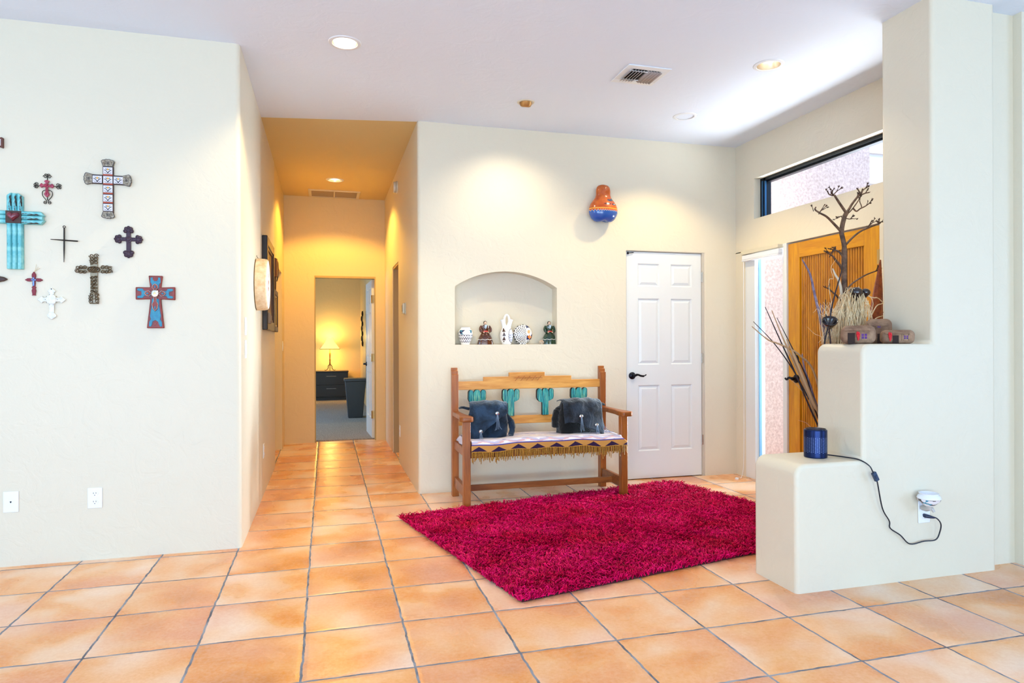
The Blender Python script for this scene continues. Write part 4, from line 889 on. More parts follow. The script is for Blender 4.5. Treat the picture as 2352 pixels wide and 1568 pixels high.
# suede backpacks
def suede(name, c1, c2):
    m_ = mat(name, c1, .85, spec=.2); t_ = NT(m_); p_ = t_.obj()
    n1 = t_.ramp(t_.noise(p_, 9, 4, .6, .6).outputs[0], [(.38, 0), (.62, 1)]); t_.base(t_.mix(n1, lin(c1), lin(c2)))
    t_.b.inputs['Sheen Weight'].default_value = .35; t_.b.inputs['Sheen Roughness'].default_value = .45
    t_.bump(t_.m('ADD', t_.m('MULTIPLY', t_.noise(p_, 11, 4, .55, 1.).outputs[0], 1.), t_.m('MULTIPLY', t_.noise(p_, 200, 2).outputs[0], .12)), .8, .02); return m_
lace = mat('suede_lace', '#6d7f94', .7)
def backpack(label, loc, rz, W, D, Hh, ms, edge_fn, conchos, skew, extra):
    c_ = thing('suede_backpack', label, 'backpack', loc, (0, 0, R(rz)))
    m1, m2 = ms
    def body(u_, v_):
        a = 2*pi*u_; k = v_; w_ = W/2*(1.0 + .10*sin(pi*k)**2 - .16*k**3 + .05*(1-k)); d_ = D/2*(1 - .35*k**1.6)
        cx_, sx_ = cos(a), sin(a); e = .55
        x = math.copysign(abs(cx_)**e, cx_)*w_; y = math.copysign(abs(sx_)**e, sx_)*d_
        wr = .006*sin(9*a+14*k)*(1-k) + .004*sin(5*a-22*k)
        return (x*(1+wr*2)+skew*k, y*(1+wr*4), k*Hh*(.97+.02*cos(2*a)))
    b_ = MB(); b_.grid(body, 48, 20); n_ = len(b_.v); b_.add([body(i/48, 1) for i in range(48)], [tuple(range(48))]); b_.add([body(i/48, 0) for i in range(48)], [tuple(range(48))])
    b_.build('body', m2, c_, weld=True, ang=180)
    def flap(u_, v_):
        x = (u_-.5)*W*1.0; L1 = D*.75; zt = Hh+.006; low = edge_fn(u_)*Hh
        tot = L1 + (zt-low); s_ = v_*tot; bow = 1-(2*u_-1)**2
        if s_ < L1-.02: y = D*.28 - s_; z = zt + .012*sin(pi*s_/L1) - .012*(1-bow)
        else:
            q = s_-(L1-.02); r_ = .03; a = min(q/r_, pi/2); y = -(L1-.02-D*.28) - r_*sin(a); z = zt - r_*(1-cos(a)) - .012*(1-bow)
            if q > r_*pi/2: z -= q-r_*pi/2; y -= (q-r_*pi/2)*.16
        y -= .02*bow*min(1, max(0, (s_-L1*.6)/.06)); 
        return (x*(1+.03*min(1, v_*2)) + skew, y - .004*sin(u_*13+v_*7), z + .003*sin(u_*19))
    b_ = MB(); b_.grid(flap, 30, 34); b_.build('flap', m1, c_, fix=False, solid=.006, ang=180)
    for (u_, v_, tl) in conchos:
        p_ = Vector(flap(u_, v_)) + Vector((0, -.006, 0))
        b_ = MB(); b_.lathe([(.0145, 0), (.0145, -.003), (.009, -.006), (.0, -.007)], 20, tuple(p_), 'Y'); co = b_.build('concho', M['silver'], c_)
        b_ = MB()
        for k in range(4):
            dx = (k-1.5)*.005
            b_.tube(smoothpath([p_+Vector((dx*.3, -.008, .002)), p_+Vector((dx, -.016, -tl*.35)), p_+Vector((dx*1.8+.004, -.014, -tl*.8)), p_+Vector((dx*2.6+random.uniform(-.008, .012), -.012-.006*(k % 2), -tl*random.uniform(.92, 1.05)))], 4), .0017, None, 5)
        b_.build('tassel', lace, co)
    extra(c_, m2)
    return c_
def ex_left(c_, m2):
    for s_ in (1,):
        b_ = MB(); b_.tube(smoothpath([(.15, .0, .16), (.18, -.02, .12), (.19, -.03, .06), (.175, -.05, .015)]), [.02]*6+[.026]*6+[.022]*7, None, 10); b_.build('side_gusset', m2, c_)
        b_ = MB(); b_.tube(smoothpath([(-.14, .04, .215), (-.19, .06, .225), (-.215, .09, .218)]), .012, .008, 8); b_.build('shoulder_strap', m2, c_)
def ex_right(c_, m2):
    b_ = MB(); b_.tube(smoothpath([(-.19, .02, .06), (-.20, .0, .14), (-.185, .0, .19), (-.15, .02, .205)]), [.03]*6+[.026]*6+[.02]*7, None, 10); b_.build('side_gusset', m2, c_)
    b_ = MB(); b_.tube(smoothpath([(.16, .0, .215), (.20, .02, .225), (.245, .03, .222), (.265, .03, .215)]), .018, .008, 8); b_.build('shoulder_strap', m2, c_)
    b_ = MB(); b_.tube(smoothpath([(.165, .0, .19), (.195, -.01, .13), (.205, -.02, .06), (.195, -.03, .025)]), [.018]*6+[.022]*6+[.026]*7, None, 10); b_.build('side_gusset', m2, c_)
    b_ = MB()
    for k in range(3): b_.tube(smoothpath([(.14, -.1, .11), (.16+.01*k, -.115, .06), (.18+.02*k, -.12, .02), (.2+.03*k, -.13, .008)]), .0018, None, 5)
    b_.build('loose_laces', lace, c_)
backpack('navy suede backpack at the end of the bench near the hallway', (1.212, 5.095, .500), -8, .285, .17, .262, (suede('navy_suede', '#1a2735', '#2c435c'), suede('navy_suede_body', '#101b27', '#1d2f42')),
         lambda u_: .03+.12*u_ if u_ < .25 else .06+.72*((u_-.25)/.75)**.8, [(.72, .80, .125), (.28, .90, .075)], 0, ex_left)
backpack('black suede backpack at the end of the bench near the closet door', (1.965, 5.10, .500), 6, .33, .17, .262, (suede('black_suede', '#14161b', '#28323f'), suede('black_suede_body', '#0e0f10', '#1c1c1c')),
         lambda u_: .42 if u_ < .32 else .42-.40*((u_-.32)/.68)**.7, [(.40, .80, .12), (.80, .86, .075)], 0, ex_right)

# ================================================================ shag rug
RC = Vector((.483, 4.739, 0)); RU = Vector((2.412, .515, 0)); RV = Vector((.396, -1.695, 0))
rg = thing('shag_rug', 'crimson shag rug lying on the tile floor in front of the bench', 'rug', tuple(RC + RU/2 + RV/2))
ctr = RC + RU/2 + RV/2
q4 = [RC-ctr, RC+RU-ctr, RC+RU+RV-ctr, RC+RV-ctr]
b = MB(); b.prism([(p_.x*.985, p_.y*.985) for p_ in q4], .001, .012, 'XY'); b.build('backing', mat('rug_backing', '#3c0414', .9), rg)
pm = mat('shag_pile', '#a3082f', .55, spec=.3); t = NT(pm); p_ = t.pos()
big = t.ramp(t.noise(p_, 3.0, 3, .55).outputs[0], [(.35, 0), (.65, 1)]); hi = t.ramp(t.noise(p_, 34, 2, .6).outputs[0], [(.36, 0), (.64, 1)])
t.base(t.mix(big, t.mix(hi, lin('#7c001c'), lin('#e00040')), t.mix(hi, lin('#a80034'), lin('#ff1a78'))))
t.b.inputs['Specular IOR Level'].default_value = .45; t.b.inputs['Specular Tint'].default_value = lin('#ff4aa8')
rng = np.random.default_rng(3); NS = 52000
uu = rng.random(NS); vv_ = rng.random(NS)
base = np.outer(uu-.5, RU) + np.outer(vv_-.5, RV)
wx = base[:, 0]+ctr.x; wy = base[:, 1]+ctr.y; keep = ~((wx > 2.205) & (wx < 2.345) & (wy > 4.835) & (wy < 4.975)); base = base[keep]; NS = len(base)
ang = 2*pi*(np.sin(base[:, 0]*7+3*np.sin(base[:, 1]*5))*.35 + np.sin(base[:, 1]*9+2*np.sin(base[:, 0]*6))*.3)*.5 + rng.normal(0, 1.3, NS)
lean = rng.uniform(.012, .034, NS); hgt = rng.uniform(.018, .048, NS)*(.82+.2*np.sin(base[:, 0]*31+base[:, 1]*14)*np.sin(base[:, 1]*37+base[:, 0]*9))
dirv = np.stack([np.cos(ang), np.sin(ang), np.zeros(NS)], 1)
side = np.stack([-np.sin(ang), np.cos(ang), np.zeros(NS)], 1)
rad = rng.uniform(.0022, .0038, NS)
rings = []
for k, (fh, fl_, fr2) in enumerate(((.15, 0, 1.), (.75, .45, 1.1), (.95, 1.0, .8))):
    cpt = base + dirv*(lean*fl_)[:, None]; cpt[:, 2] = .006 + hgt*fh
    for j in range(3):
        a = 2*pi*j/3
        rings.append(cpt + side*(rad*fr2*cos(a))[:, None] + (np.array([0, 0, 1])*.7 - dirv*.5)*(rad*fr2*sin(a))[:, None])
V = np.stack(rings, 1).reshape(-1, 3)
fq = []
for k in range(2):
    for j in range(3): fq.append((k*3+j, k*3+(j+1) % 3, (k+1)*3+(j+1) % 3, (k+1)*3+j))
F = (np.array(fq)[None, :, :] + (np.arange(NS)*9)[:, None, None]).reshape(-1, 4)
T3 = (np.array([(6, 7, 8)])[None] + (np.arange(NS)*9)[:, None, None]).reshape(-1, 3)
me = bpy.data.meshes.new('pile'); me.vertices.add(len(V)); me.vertices.foreach_set('co', V.ravel().astype(np.float32))
nl = len(F)*4 + len(T3)*3; me.loops.add(nl); me.loops.foreach_set('vertex_index', np.concatenate([F.ravel(), T3.ravel()]).astype(np.int32))
me.polygons.add(len(F)+len(T3)); me.polygons.foreach_set('loop_start', np.concatenate([np.arange(len(F))*4, len(F)*4+np.arange(len(T3))*3]).astype(np.int32))
me.update(calc_edges=True); me.polygons.foreach_set('use_smooth', [True]*len(me.polygons)); me.materials.append(pm)
po = bpy.data.objects.new('pile', me); col.objects.link(po); po.parent = rg; po['kind'] = 'stuff'

# ================================================================ dried arrangement behind the half wall
VX, VY = 2.93, 3.30
vm = mat('terracotta_vase', '#8a4a2c', .6, var='#6a3520', bump=.3)
b = MB(); b.lathe([(0, 0), (.085, 0), (.09, .01), (.115, .12), (.118, .25), (.095, .38), (.075, .43), (.085, .47), (.08, .475), (.07, .43), (.0, .40)], 32)
tag(b.build('floor_vase', vm, None, (VX, VY, 0)), 'brown clay floor vase behind the stepped half wall holding dried stems', 'vase')
bark = mat('dried_bark', '#3f291b', .65, var='#75553e', vscale=30, bump=.5); barkd = mat('dark_stem', '#2a1c22', .6, var='#4a3440', vscale=30)
husk = mat('seed_husk', '#4a3122', .8)
def P3(l, y=VY): return [(x, y, z) for x, z in l]
def loc_(b_, o_): b_.v = [(x-o_[0], y-o_[1], z-o_[2]) for x, y, z in b_.v]
VB = (VX, VY, .42)
SEED = [0]
def mouth():
    SEED[0] += 1; a = SEED[0]*2.4; r_ = .016+.0095*math.sqrt(SEED[0]); return (VX+r_*cos(a), VY+r_*sin(a), .44)
ag = thing('dried_agave_stalk', 'tall dried agave stalk with forked branches rising above the half wall', 'dried plant', VB)
def vpart(b_, name, m_, parent=ag, **kw):
    loc_(b_, VB); return b_.build(name, m_, parent, **kw)
b = MB(); tp = smoothpath(P3([(2.935, .42), (2.955, .95), (2.966, 1.474), (2.962, 1.543), (2.961, 1.626), (2.962, 1.794), (2.943, 1.882), (2.961, 1.965), (2.977, 1.996)]), 5)
b.tube(tp, [.017]*10 + [.0165]*15 + [.0135]*(len(tp)-25), None, 10); vpart(b, 'stalk', bark)
rnd = random.Random(5)
def branch(pts, r0, r1, tips=3, dy=0):
    P_ = smoothpath([(x, VY+dy*i/len(pts), z) for i, (x, z) in enumerate(pts)], 5); b_ = MB(); b_.tube(P_, r0, r1, 8)
    e = Vector(P_[-1]); d_ = (Vector(P_[-1])-Vector(P_[-3])).normalized(); o_ = vpart(b_, 'branch', bark)
    b_ = MB()
    for k in range(tips):
        v_ = (d_ + Vector((rnd.uniform(-.7, .7), rnd.uniform(-.5, .5), rnd.uniform(-.3, .9)))).normalized(); s0 = e - d_*rnd.uniform(0, .03); l_ = rnd.uniform(.018, .034)
        b_.tube([s0, s0+v_*l_*.6, s0+v_*l_+Vector((0, 0, .004))], .0022, .0014, 5)
        for q in range(3):
            v2 = (v_ + Vector((rnd.uniform(-.8, .8), rnd.uniform(-.6, .6), rnd.uniform(-.2, .8)))).normalized(); s1 = s0+v_*l_; b_.tube([s1, s1+v2*.006, s1+v2*.014], [.0016, .0027, .0006], None, 5)
    b_.v = [(x-VB[0], y-VB[1], z-VB[2]) for x, y, z in b_.v]; b_.build('seed_tip', husk, o_, fix=False)
branch([(2.972, 1.99), (3.0, 2.02), (3.028, 2.055), (3.084, 2.114)], .0085, .006, 5, .02)
branch([(3.084, 2.114), (3.066, 2.135), (3.06, 2.145)], .004, .003, 2); branch([(3.084, 2.114), (3.10, 2.14), (3.13, 2.159)], .004, .003, 3); branch([(3.084, 2.11), (3.115, 2.122), (3.141, 2.127)], .004, .003, 3)
branch([(2.985, 1.99), (3.028, 2.025), (3.08, 2.081), (3.096, 2.099)], .0035, .003, 3, .03); branch([(3.028, 2.025), (3.056, 2.012), (3.088, 2.03), (3.129, 2.047), (3.165, 2.068)], .005, .003, 4, .03)
branch([(3.088, 2.03), (3.094, 2.05), (3.09, 2.078)], .0035, .0025, 2, .03)
branch([(2.974, 2.0), (2.925, 2.049), (2.881, 2.095)], .008, .006, 2, -.02); branch([(2.881, 2.095), (2.855, 2.097), (2.838, 2.103)], .004, .003, 3, -.02); branch([(2.881, 2.095), (2.873, 2.115), (2.868, 2.124)], .003, .003, 3, -.02); branch([(2.881, 2.095), (2.895, 2.112), (2.907, 2.125)], .003, .003, 3, -.02)
branch([(2.943, 1.882), (2.886, 1.925), (2.827, 1.965), (2.777, 1.982), (2.736, 1.999), (2.736, 2.015)], .008, .0035, 1, -.04); branch([(2.782, 1.98), (2.79, 2.0), (2.80, 2.006)], .003, .003, 3, -.03)
branch([(2.964, 1.80), (3.013, 1.849), (3.065, 1.888), (3.125, 1.914), (3.20, 1.943)], .007, .004, 4, -.03); branch([(3.125, 1.914), (3.135, 1.93), (3.15, 1.945)], .003, .003, 4, -.03)
branch([(2.96, 1.64), (2.925, 1.68), (2.882, 1.712), (2.856, 1.731), (2.812, 1.748)], .009, .004, 5, -.05); branch([(2.856, 1.731), (2.855, 1.75), (2.862, 1.765)], .003, .003, 4, -.05)
branch([(2.955, 1.735), (2.935, 1.768), (2.9, 1.782)], .007, .004, 4, .04); branch([(2.97, 1.53), (3.0, 1.57), (3.04, 1.60), (3.10, 1.632), (3.18, 1.66)], .006, .0035, 4, -.04)
branch([(2.955, 1.45), (2.9, 1.497), (2.844, 1.528), (2.805, 1.546)], .006, .004, 4, -.06); branch([(2.945, 1.97), (2.94, 1.975), (2.93, 1.972)], .003, .003, 3); branch([(2.975, 1.965), (3.0, 1.962), (3.02, 1.966)], .003, .003, 3)
# raffia bundle
straw = mat('pale_raffia', '#f6e2bc', .7, var='#e0bc86', vscale=40)
b = MB(); rs = random.Random(11)
for k in range(330):
    q = rs.random(); xt = 2.885+.16*q+rs.uniform(-.02, .02); yt = 3.245+rs.uniform(-.05, .05); zt = 1.44+.08*sin(pi*q)+rs.uniform(-.05, .02)
    fall = rs.random() < .5
    if fall: pts = [(VX+rs.uniform(-.04, .04), VY+rs.uniform(-.04, .04), .45), (xt-.03, yt+.03, 1.25), (xt, yt, zt), (xt+rs.uniform(-.05, .03), yt-.03, zt-rs.uniform(.02, .08)), (xt+rs.uniform(-.09, .05), yt-.045, zt-rs.uniform(.15, .3))]
    else: pts = [(VX+rs.uniform(-.04, .04), VY+rs.uniform(-.04, .04), .45), (VX+(xt-VX)*.5+rs.uniform(-.04, .04), yt+.02, 1.0), (xt+rs.uniform(-.06, .03), yt, zt-rs.uniform(0, .25))]
    b.tube(smoothpath(pts, 4), .0022, .0012, 4, caps=False)
for k in range(60):
    x0 = rs.uniform(2.76, 2.9); pts = [(VX-.03, VY-.02, .46), (x0+.06, VY-.03, .95), (x0+rs.uniform(-.04, .05), VY-.06, 1.2+rs.random()*.2), (x0+rs.uniform(-.12, .06), VY-.08, 1.22+rs.random()*.25)]
    b.tube(smoothpath(pts, 4), .002, .001, 4, caps=False)
for pts in ([(2.98, 1.40), (3.10, 1.49), (3.17, 1.46)], [(3.02, 1.2), (3.10, 1.42), (3.165, 1.46)], [(3.0, 1.25), (3.1, 1.36), (3.16, 1.385)]): b.tube(smoothpath(P3([(VX, .46)] + pts, 3.22), 5), .004, .003, 5)
loc_(b, VB); ro = b.build('raffia_bundle', straw, None, VB, fix=False); tag(ro, 'thick bundle of pale raffia straw behind the clay houses', 'dried plant', kind='stuff')
# dark seed pods
podm = mat('black_pod', '#150e10', .2, coat=.6, var='#2e1c1a')
def pod(label, x, y, z, r, rx, rz, bowl=False):
    c_ = thing('seed_pod', label, 'seed pod', (x, y, z), (R(rx), 0, R(rz)))
    b_ = MB()
    if bowl: b_.lathe([(.004, -r*1.5), (r*.5, -r*1.0), (r*.9, -r*.3), (r*1.05, .0), (r*1.0, .004), (r*.85, -r*.25), (r*.4, -r*.8), (0, -r)], 24)
    else: b_.lathe([(.004, -r*1.5), (r*.35, -r*1.1), (r*.85, -r*.4), (r, .0), (r*.85, r*.45), (r*.4, r*.75), (0, r*.8)], 24)
    b_.build('pod', podm, c_, ang=180)
    inv = (Matrix.Rotation(R(rz), 4, 'Z') @ Matrix.Rotation(R(rx), 4, 'X')).inverted()
    b_ = MB(); b_.tube([inv @ Vector((0, 0, 0)) + Vector((0, 0, -r*1.4)), inv @ Vector(((VX-x)*.6, (VY-y)*.6, (.46-z)*.5)), inv @ Vector((VX-.07-x, VY-.055-y, .46-z))] if bowl else [Vector((0, 0, -r*1.4)), Vector((0, 0, -r*1.4-.05))], .004); b_.build('stem', barkd, c_)
pod('larger dark seed pod on top of the raffia bundle', 2.955, 3.20, 1.52, .036, 10, 0); pod('smaller dark seed pod at the right of the raffia bundle', 3.02, 3.20, 1.52, .027, 10, 30)
pod('open black bowl-shaped pod left of the raffia bundle', 2.745, 3.17, 1.352, .042, 38, -35, True)
# reeds, spikes and twigs
violet = mat('grey_violet_reed', '#8e7f92', .6, var='#5a4a5e', vscale=25); tan = mat('tan_leaf', '#b08a62', .7); dk = mat('black_twig', '#1e141c', .6)
def stem(name, label, pts, r, m_, y0=VY, y1=None, flat=False, group=None):
    y1 = y0 if y1 is None else y1; n_ = len(pts)
    P_ = [mouth()] + [(x, y0+(y1-y0)*i/max(1, n_-1), z) for i, (x, z) in enumerate(pts)]
    P_ = smoothpath(P_, 6); b_ = MB(); b_.tube(P_, r if isinstance(r, list) else [r*(1-.6*(i/(len(P_)-1))**3) for i in range(len(P_))], None, 7)
    loc_(b_, VB); return tag(b_.build(name, m_, None, VB, fix=False), label, 'dried stem', group)
stem('dried_reed', 'long grey-violet pointed reed crossing the slatted door', [(2.85, 1.0), (2.771, 1.35), (2.728, 1.505), (2.696, 1.624), (2.643, 1.707)], .0085, violet, VY-.03)
stem('dried_reed', 'thin dark reed leaning across the agave stalk', [(2.70, 1.10), (2.737, 1.359), (2.767, 1.487), (2.811, 1.614), (2.826, 1.684)], .0045, dk, 3.16)
stem('dried_leaf', 'pale forked dried leaf left of the agave stalk', [(2.945, 1.1), (2.942, 1.48), (2.926, 1.585), (2.898, 1.627), (2.879, 1.665)], .009, mat('bleached_leaf', '#d4c2a8', .7))
for x, z, lb_ in ((2.775, 1.458, 'pale reed tip standing above the open black pod, first of four'), (2.792, 1.451, 'short pale reed tip second of four above the open black pod'), (2.811, 1.481, 'tallest dark reed tip of four above the open black pod'), (2.842, 1.459, 'reed tip of four above the open black pod, closest to the raffia')):
    stem('reed_tip', lb_, [(VX-.06+(x-2.81)*.3, 1.0), (x+.008, 1.34), (x, z)], .0055, dk if x > 2.8 and x < 2.83 else violet, VY-.02)
b = MB(); b.tube([(3.13, 3.26, .45), (3.14, 3.26, 1.3), (3.168, 3.26, 1.55), (3.185, 3.26, 1.72)], [.055, .045, .024, .004], None, 8)
for k in range(60):
    f_ = rs.random(); z = 1.2+.48*f_; r_ = .05-.045*f_; a = rs.uniform(pi, 2*pi); b.ball((3.14+.04*f_+r_*cos(a), 3.26+r_*sin(a), z), .006, .006, .005, 6, 4)
loc_(b, (3.13, 3.26, 0)); b.v = [(x, y, max(z, 0.0) if z > .46 else 0.0) for x, y, z in b.v]
tag(b.build('cactus_rib', mat('rust_brown_bark', '#7a3313', .45, var='#a8531f', vscale=40, bump=.6), None, (3.13, 3.26, 0), fix=False), 'rust-brown knobbly tapering cactus rib standing beside the pillar', 'dried plant')
tw = [('tall straight dark twig leaning towards the sidelight', [(2.765, .756), (2.626, 1.035), (2.529, 1.219), (2.417, 1.433)], .005, dk),
      ('slender dark twig with a tan blade leaning towards the sidelight', [(2.72, .88), (2.62, 1.09), (2.569, 1.19), (2.529, 1.267), (2.461, 1.414)], .0055, tan),
      ('straight black twig closest to the entry door handle', [(2.764, .834), (2.694, 1.025), (2.608, 1.18), (2.494, 1.373)], .0042, dk),
      ('low dark twig reaching across the lower sidelight', [(2.761, .815), (2.701, .913), (2.597, 1.079), (2.473, 1.228), (2.338, 1.35)], .0042, dk),
      ('lowest curved brown twig with the longest reach over the sidelight', [(2.764, 1.01), (2.654, 1.151), (2.529, 1.214), (2.434, 1.247), (2.329, 1.322)], .006, tan),
      ('thin pale tendril in front of the entry door lever', [(2.764, .824), (2.672, .938), (2.586, 1.017)], .0022, tan),
      ('short curling tendril just above the blue lantern', [(2.80, .70), (2.724, .735), (2.69, .762), (2.636, .779)], .0018, mat('pink_tendril', '#d8a890', .7)),
      ('short thick violet twig beside the slatted door', [(2.77, .85), (2.72, .98), (2.68, 1.08), (2.664, 1.165)], .006, violet)]
for l_, pts, r, m_ in tw: stem('dried_twig', l_, pts, r, m_, VY-.0)
stem('dried_leaf', 'broad tan dried leaf crossing the entry door lever', [(2.765, .80), (2.712, .903), (2.643, 1.05), (2.58, 1.18), (2.545, 1.25)], [.004]*8 + [.011]*10 + [.009]*6 + [.004]*7, tan, VY-.02)
stem('tendril', 'wavy straw tendril rising in front of the slatted door', [(2.85, 1.2), (2.80, 1.56), (2.83, 1.60), (2.815, 1.66), (2.85, 1.71)], .0015, straw, VY-.06)
stem('tendril', 'loose straw tendril hanging left of the open black pod', [(2.78, 1.15), (2.76, 1.25), (2.70, 1.28), (2.65, 1.32)], .0013, straw, VY-.06)

# ================================================================ things on the half wall
adobe = mat('adobe_clay', '#7a5a46', .9, var='#a58468', vscale=14, bump=.9, bscale=120); recess_shade = mat('doorway_shade', '#33231d', .9, bump=.5)
redch = mat('chili_red', '#d01020', .5); pur = mat('violet_glass', '#3a1470', .45, spec=.3, var='#6a1f80', vscale=60); maroon = mat('maroon_glass', '#4a1020', .2)
def house(label, x, y, rz, W, D, Hh, win, door, chili=None, upper=None):
    c_ = thing('clay_house', label, 'ornament', (x, y, 1.222), (0, 0, R(rz)))
    MB().box(-W/2, W/2, -D/2, D/2, 0, Hh).build('walls', adobe, c_, bevel=min(.034, Hh*.36), seg=6)
    b_ = MB(); b_.box(-W*.40, W*.34, -D/2-.006, -D/2+.02, Hh*.70, Hh*.84); b_.build('lintel', adobe, c_, bevel=.004)
    for i, (wx, wz, ww, wh_) in enumerate(win):
        MB().box(wx-ww/2, wx+ww/2, -D/2-.0025, -D/2+.01, wz-wh_/2, wz+wh_/2).build('window_pane', pur if i == 0 else maroon, c_, smooth=False)
        b_ = MB()
        for s_ in (-1, 1): b_.box(wx+s_*ww/2-.004, wx+s_*ww/2+.004, -D/2-.005, -D/2+.004, wz-wh_/2-.004, wz+wh_/2+.004); b_.box(wx-ww/2, wx+ww/2, -D/2-.005, -D/2+.004, wz+s_*wh_/2-.004, wz+s_*wh_/2+.004)
        b_.box(wx-.0015, wx+.0015, -D/2-.004, -D/2, wz-wh_/2, wz+wh_/2); b_.box(wx-ww/2, wx+ww/2, -D/2-.004, -D/2, wz-.001, wz+.001)
        b_.build('window_frame', adobe, c_, smooth=False)
    if door:
        dx, dw, dh = door; MB().box(dx-dw/2, dx+dw/2, -D/2-.002, -D/2+.01, 0.001, dh).build('doorway', recess_shade, c_, smooth=False)  # flat dark block, its colour stands for the shade inside the door recess
    if chili:
        b_ = MB(); r_ = random.Random(2)
        for k in range(20):
            f_ = k/19; b_.ball((chili[0]+(-1, 0, 1)[k % 3]*.0052*(1-f_**2)+r_.uniform(-.001, .001), -D/2-.008-.002*(k % 2), chili[1]-.036*f_), .0038, .0036, .0065, 8, 6)
        b_.build('chili_string', redch, c_)
    return c_
house('brown clay house with a red chili string, leftmost on the ledge', 2.705, 2.92, -41, .165, .10, .097, [(.028, .040, .034, .034)], (-.032, .034, .058), (.0, .06))
house('tall two-storey clay house at the back of the ledge', 2.965, 3.05, -41, .132, .08, .138, [(.0, .10, .022, .032)], (.004, .024, .055))
house('low clay house with chilies closest to the pillar', 2.925, 2.885, -38, .158, .09, .073, [(.035, .034, .028, .026)], (-.012, .028, .044), (-.038, .056))
# blue lantern with a cord
LX, LY, LZ = 2.462, 2.95, .632
lm = mat('midnight_blue_metal', '#13244f', .3, .75); t = NT(lm); o_ = t.obj(); x, y, z = t.xyz(o_)
a = t.m('MULTIPLY', t.m('ARCTAN2', y, x), 9.0/pi*1.0); b1 = t.m('ABSOLUTE', t.m('SINE', t.m('ADD', t.m('MULTIPLY', a, 3.14), t.m('MULTIPLY', z, 420.)))); b2 = t.m('ABSOLUTE', t.m('SINE', t.m('SUBTRACT', t.m('MULTIPLY', a, 3.14), t.m('MULTIPLY', z, 420.))))
hole = t.m('MULTIPLY', t.m('GREATER_THAN', t.m('MULTIPLY', b1, b2), .80), t.m('MULTIPLY', t.m('GREATER_THAN', z, .028), t.m('LESS_THAN', z, .108)))
t.base(t.mix(hole, lin('#13244f'), lin('#7f96cc'))); t.set(t.b.inputs['Metallic'], t.m('SUBTRACT', .75, t.m('MULTIPLY', hole, .7)))
ln = thing('candle_warmer', 'dark blue pierced metal lantern on the lower ledge', 'lantern', (LX, LY, LZ))
b = MB(); b.lathe([(.054, 0), (.057, .003), (.057, .142), (.054, .145), (.047, .145), (.047, .02), (0, .02)], 48); b.build('pierced_shell', lm, ln)
b = MB(); b.lathe([(.052, .143), (.05, .150), (.045, .147), (.02, .138), (0, .137)], 40); b.build('wax_dish', mat('dark_dish', '#1a2238', .25, .5), ln)
cb = MB(); pts = [(2.515, 2.965, .642), (2.548, 2.93, .640), (2.575, 2.86, .640), (2.60, 2.80, .636), (2.621, 2.758, .612), (2.64, 2.752, .577)]
P_ = smoothpath(pts, 6); cb.tube(P_, .0033, None, 8)
pts2 = [(2.662, 2.752, .537), (2.704, 2.762, .394), (2.753, 2.768, .323), (2.761, 2.77, .285), (2.826, 2.772, .244), (2.887, 2.772, .194), (2.973, 2.768, .202), (3.043, 2.762, .206), (3.06, 2.752, .25), (3.058, 2.745, .29), (3.035, 2.745, .319), (3.01, 2.752, .33)]
cb.tube(smoothpath([(2.64, 2.752, .577)] + pts2, 6), .0033, None, 8); loc_(cb, (LX, LY, LZ)); co = cb.build('power_cord', mat('black_cord', '#0d1424', .4), ln, fix=False)
b = MB(); b.box(-.011, .011, -.008, .008, -.024, .024); b.box(-.006, .006, -.011, -.007, -.008, .008); b.build('inline_switch', mat('blue_black_plastic', '#1a3352', .3), co, (2.650-LX, 2.750-LY, .558-LZ), (0, R(-28), 0), bevel=.002)
b = MB(); b.tube([(0, .012, 0), (0, -.006, 0), (.012, -.018, -.002), (.03, -.026, -.006)], [.010, .010, .008, .004], None, 10); b.build('plug', mat('plug_blue_black', '#14203f', .4), co, (2.985-LX, 2.768-LY, .332-LZ))
# scent warmer on the outlet
def wm_fn(t_):
    p_ = t_.obj(); x_, y_, z_ = t_.xyz(p_); br = t_.n('ShaderNodeTexVoronoi', {'Vector': t_.n('ShaderNodeMapping', {'Vector': p_, 'Scale': (40, 40, 62)}).outputs[0], 'Scale': 1.3}, distance='CHEBYCHEV')
    c_ = t_.ramp(t_.xyz(br.outputs['Color'])[0], [(0, '#ecebf0'), (.25, '#2a1828'), (.42, '#ecebf0'), (.55, '#3f93b0'), (.66, '#5a1a30'), (.8, '#ecebf0')], 'CONSTANT')
    t_.base(t_.mix(t_.m('MULTIPLY', t_.m('LESS_THAN', z_, .036), t_.m('GREATER_THAN', z_, .006)), lin('#eeeef2'), c_))
wmr = thing('scent_warmer', 'small painted ceramic scent warmer plugged into the half wall outlet', 'scent warmer', (2.957, 2.722, .398))
b = MB(); b.lathe([(0, .002), (.022, 0), (.03, .006), (.05, .026), (.0555, .04), (.05, .052), (.043, .057), (.047, .064), (.043, .065), (.038, .055), (.03, .04), (0, .035)], 32); b.build('bowl', painted('warmer_glaze', wm_fn), wmr)
b = MB(); b.tube([(0, .0, .004), (0, .0, -.012), (.004, .02, -.02), (.008, .045, -.022)], [.017, .016, .015, .014], None, 12); b.tube([(.006, -.01, -.012), (.012, -.018, -.03)], .009, .007, 10); b.build('plug_base', mat('grey_plastic', '#b9b4ae', .4), wmr)

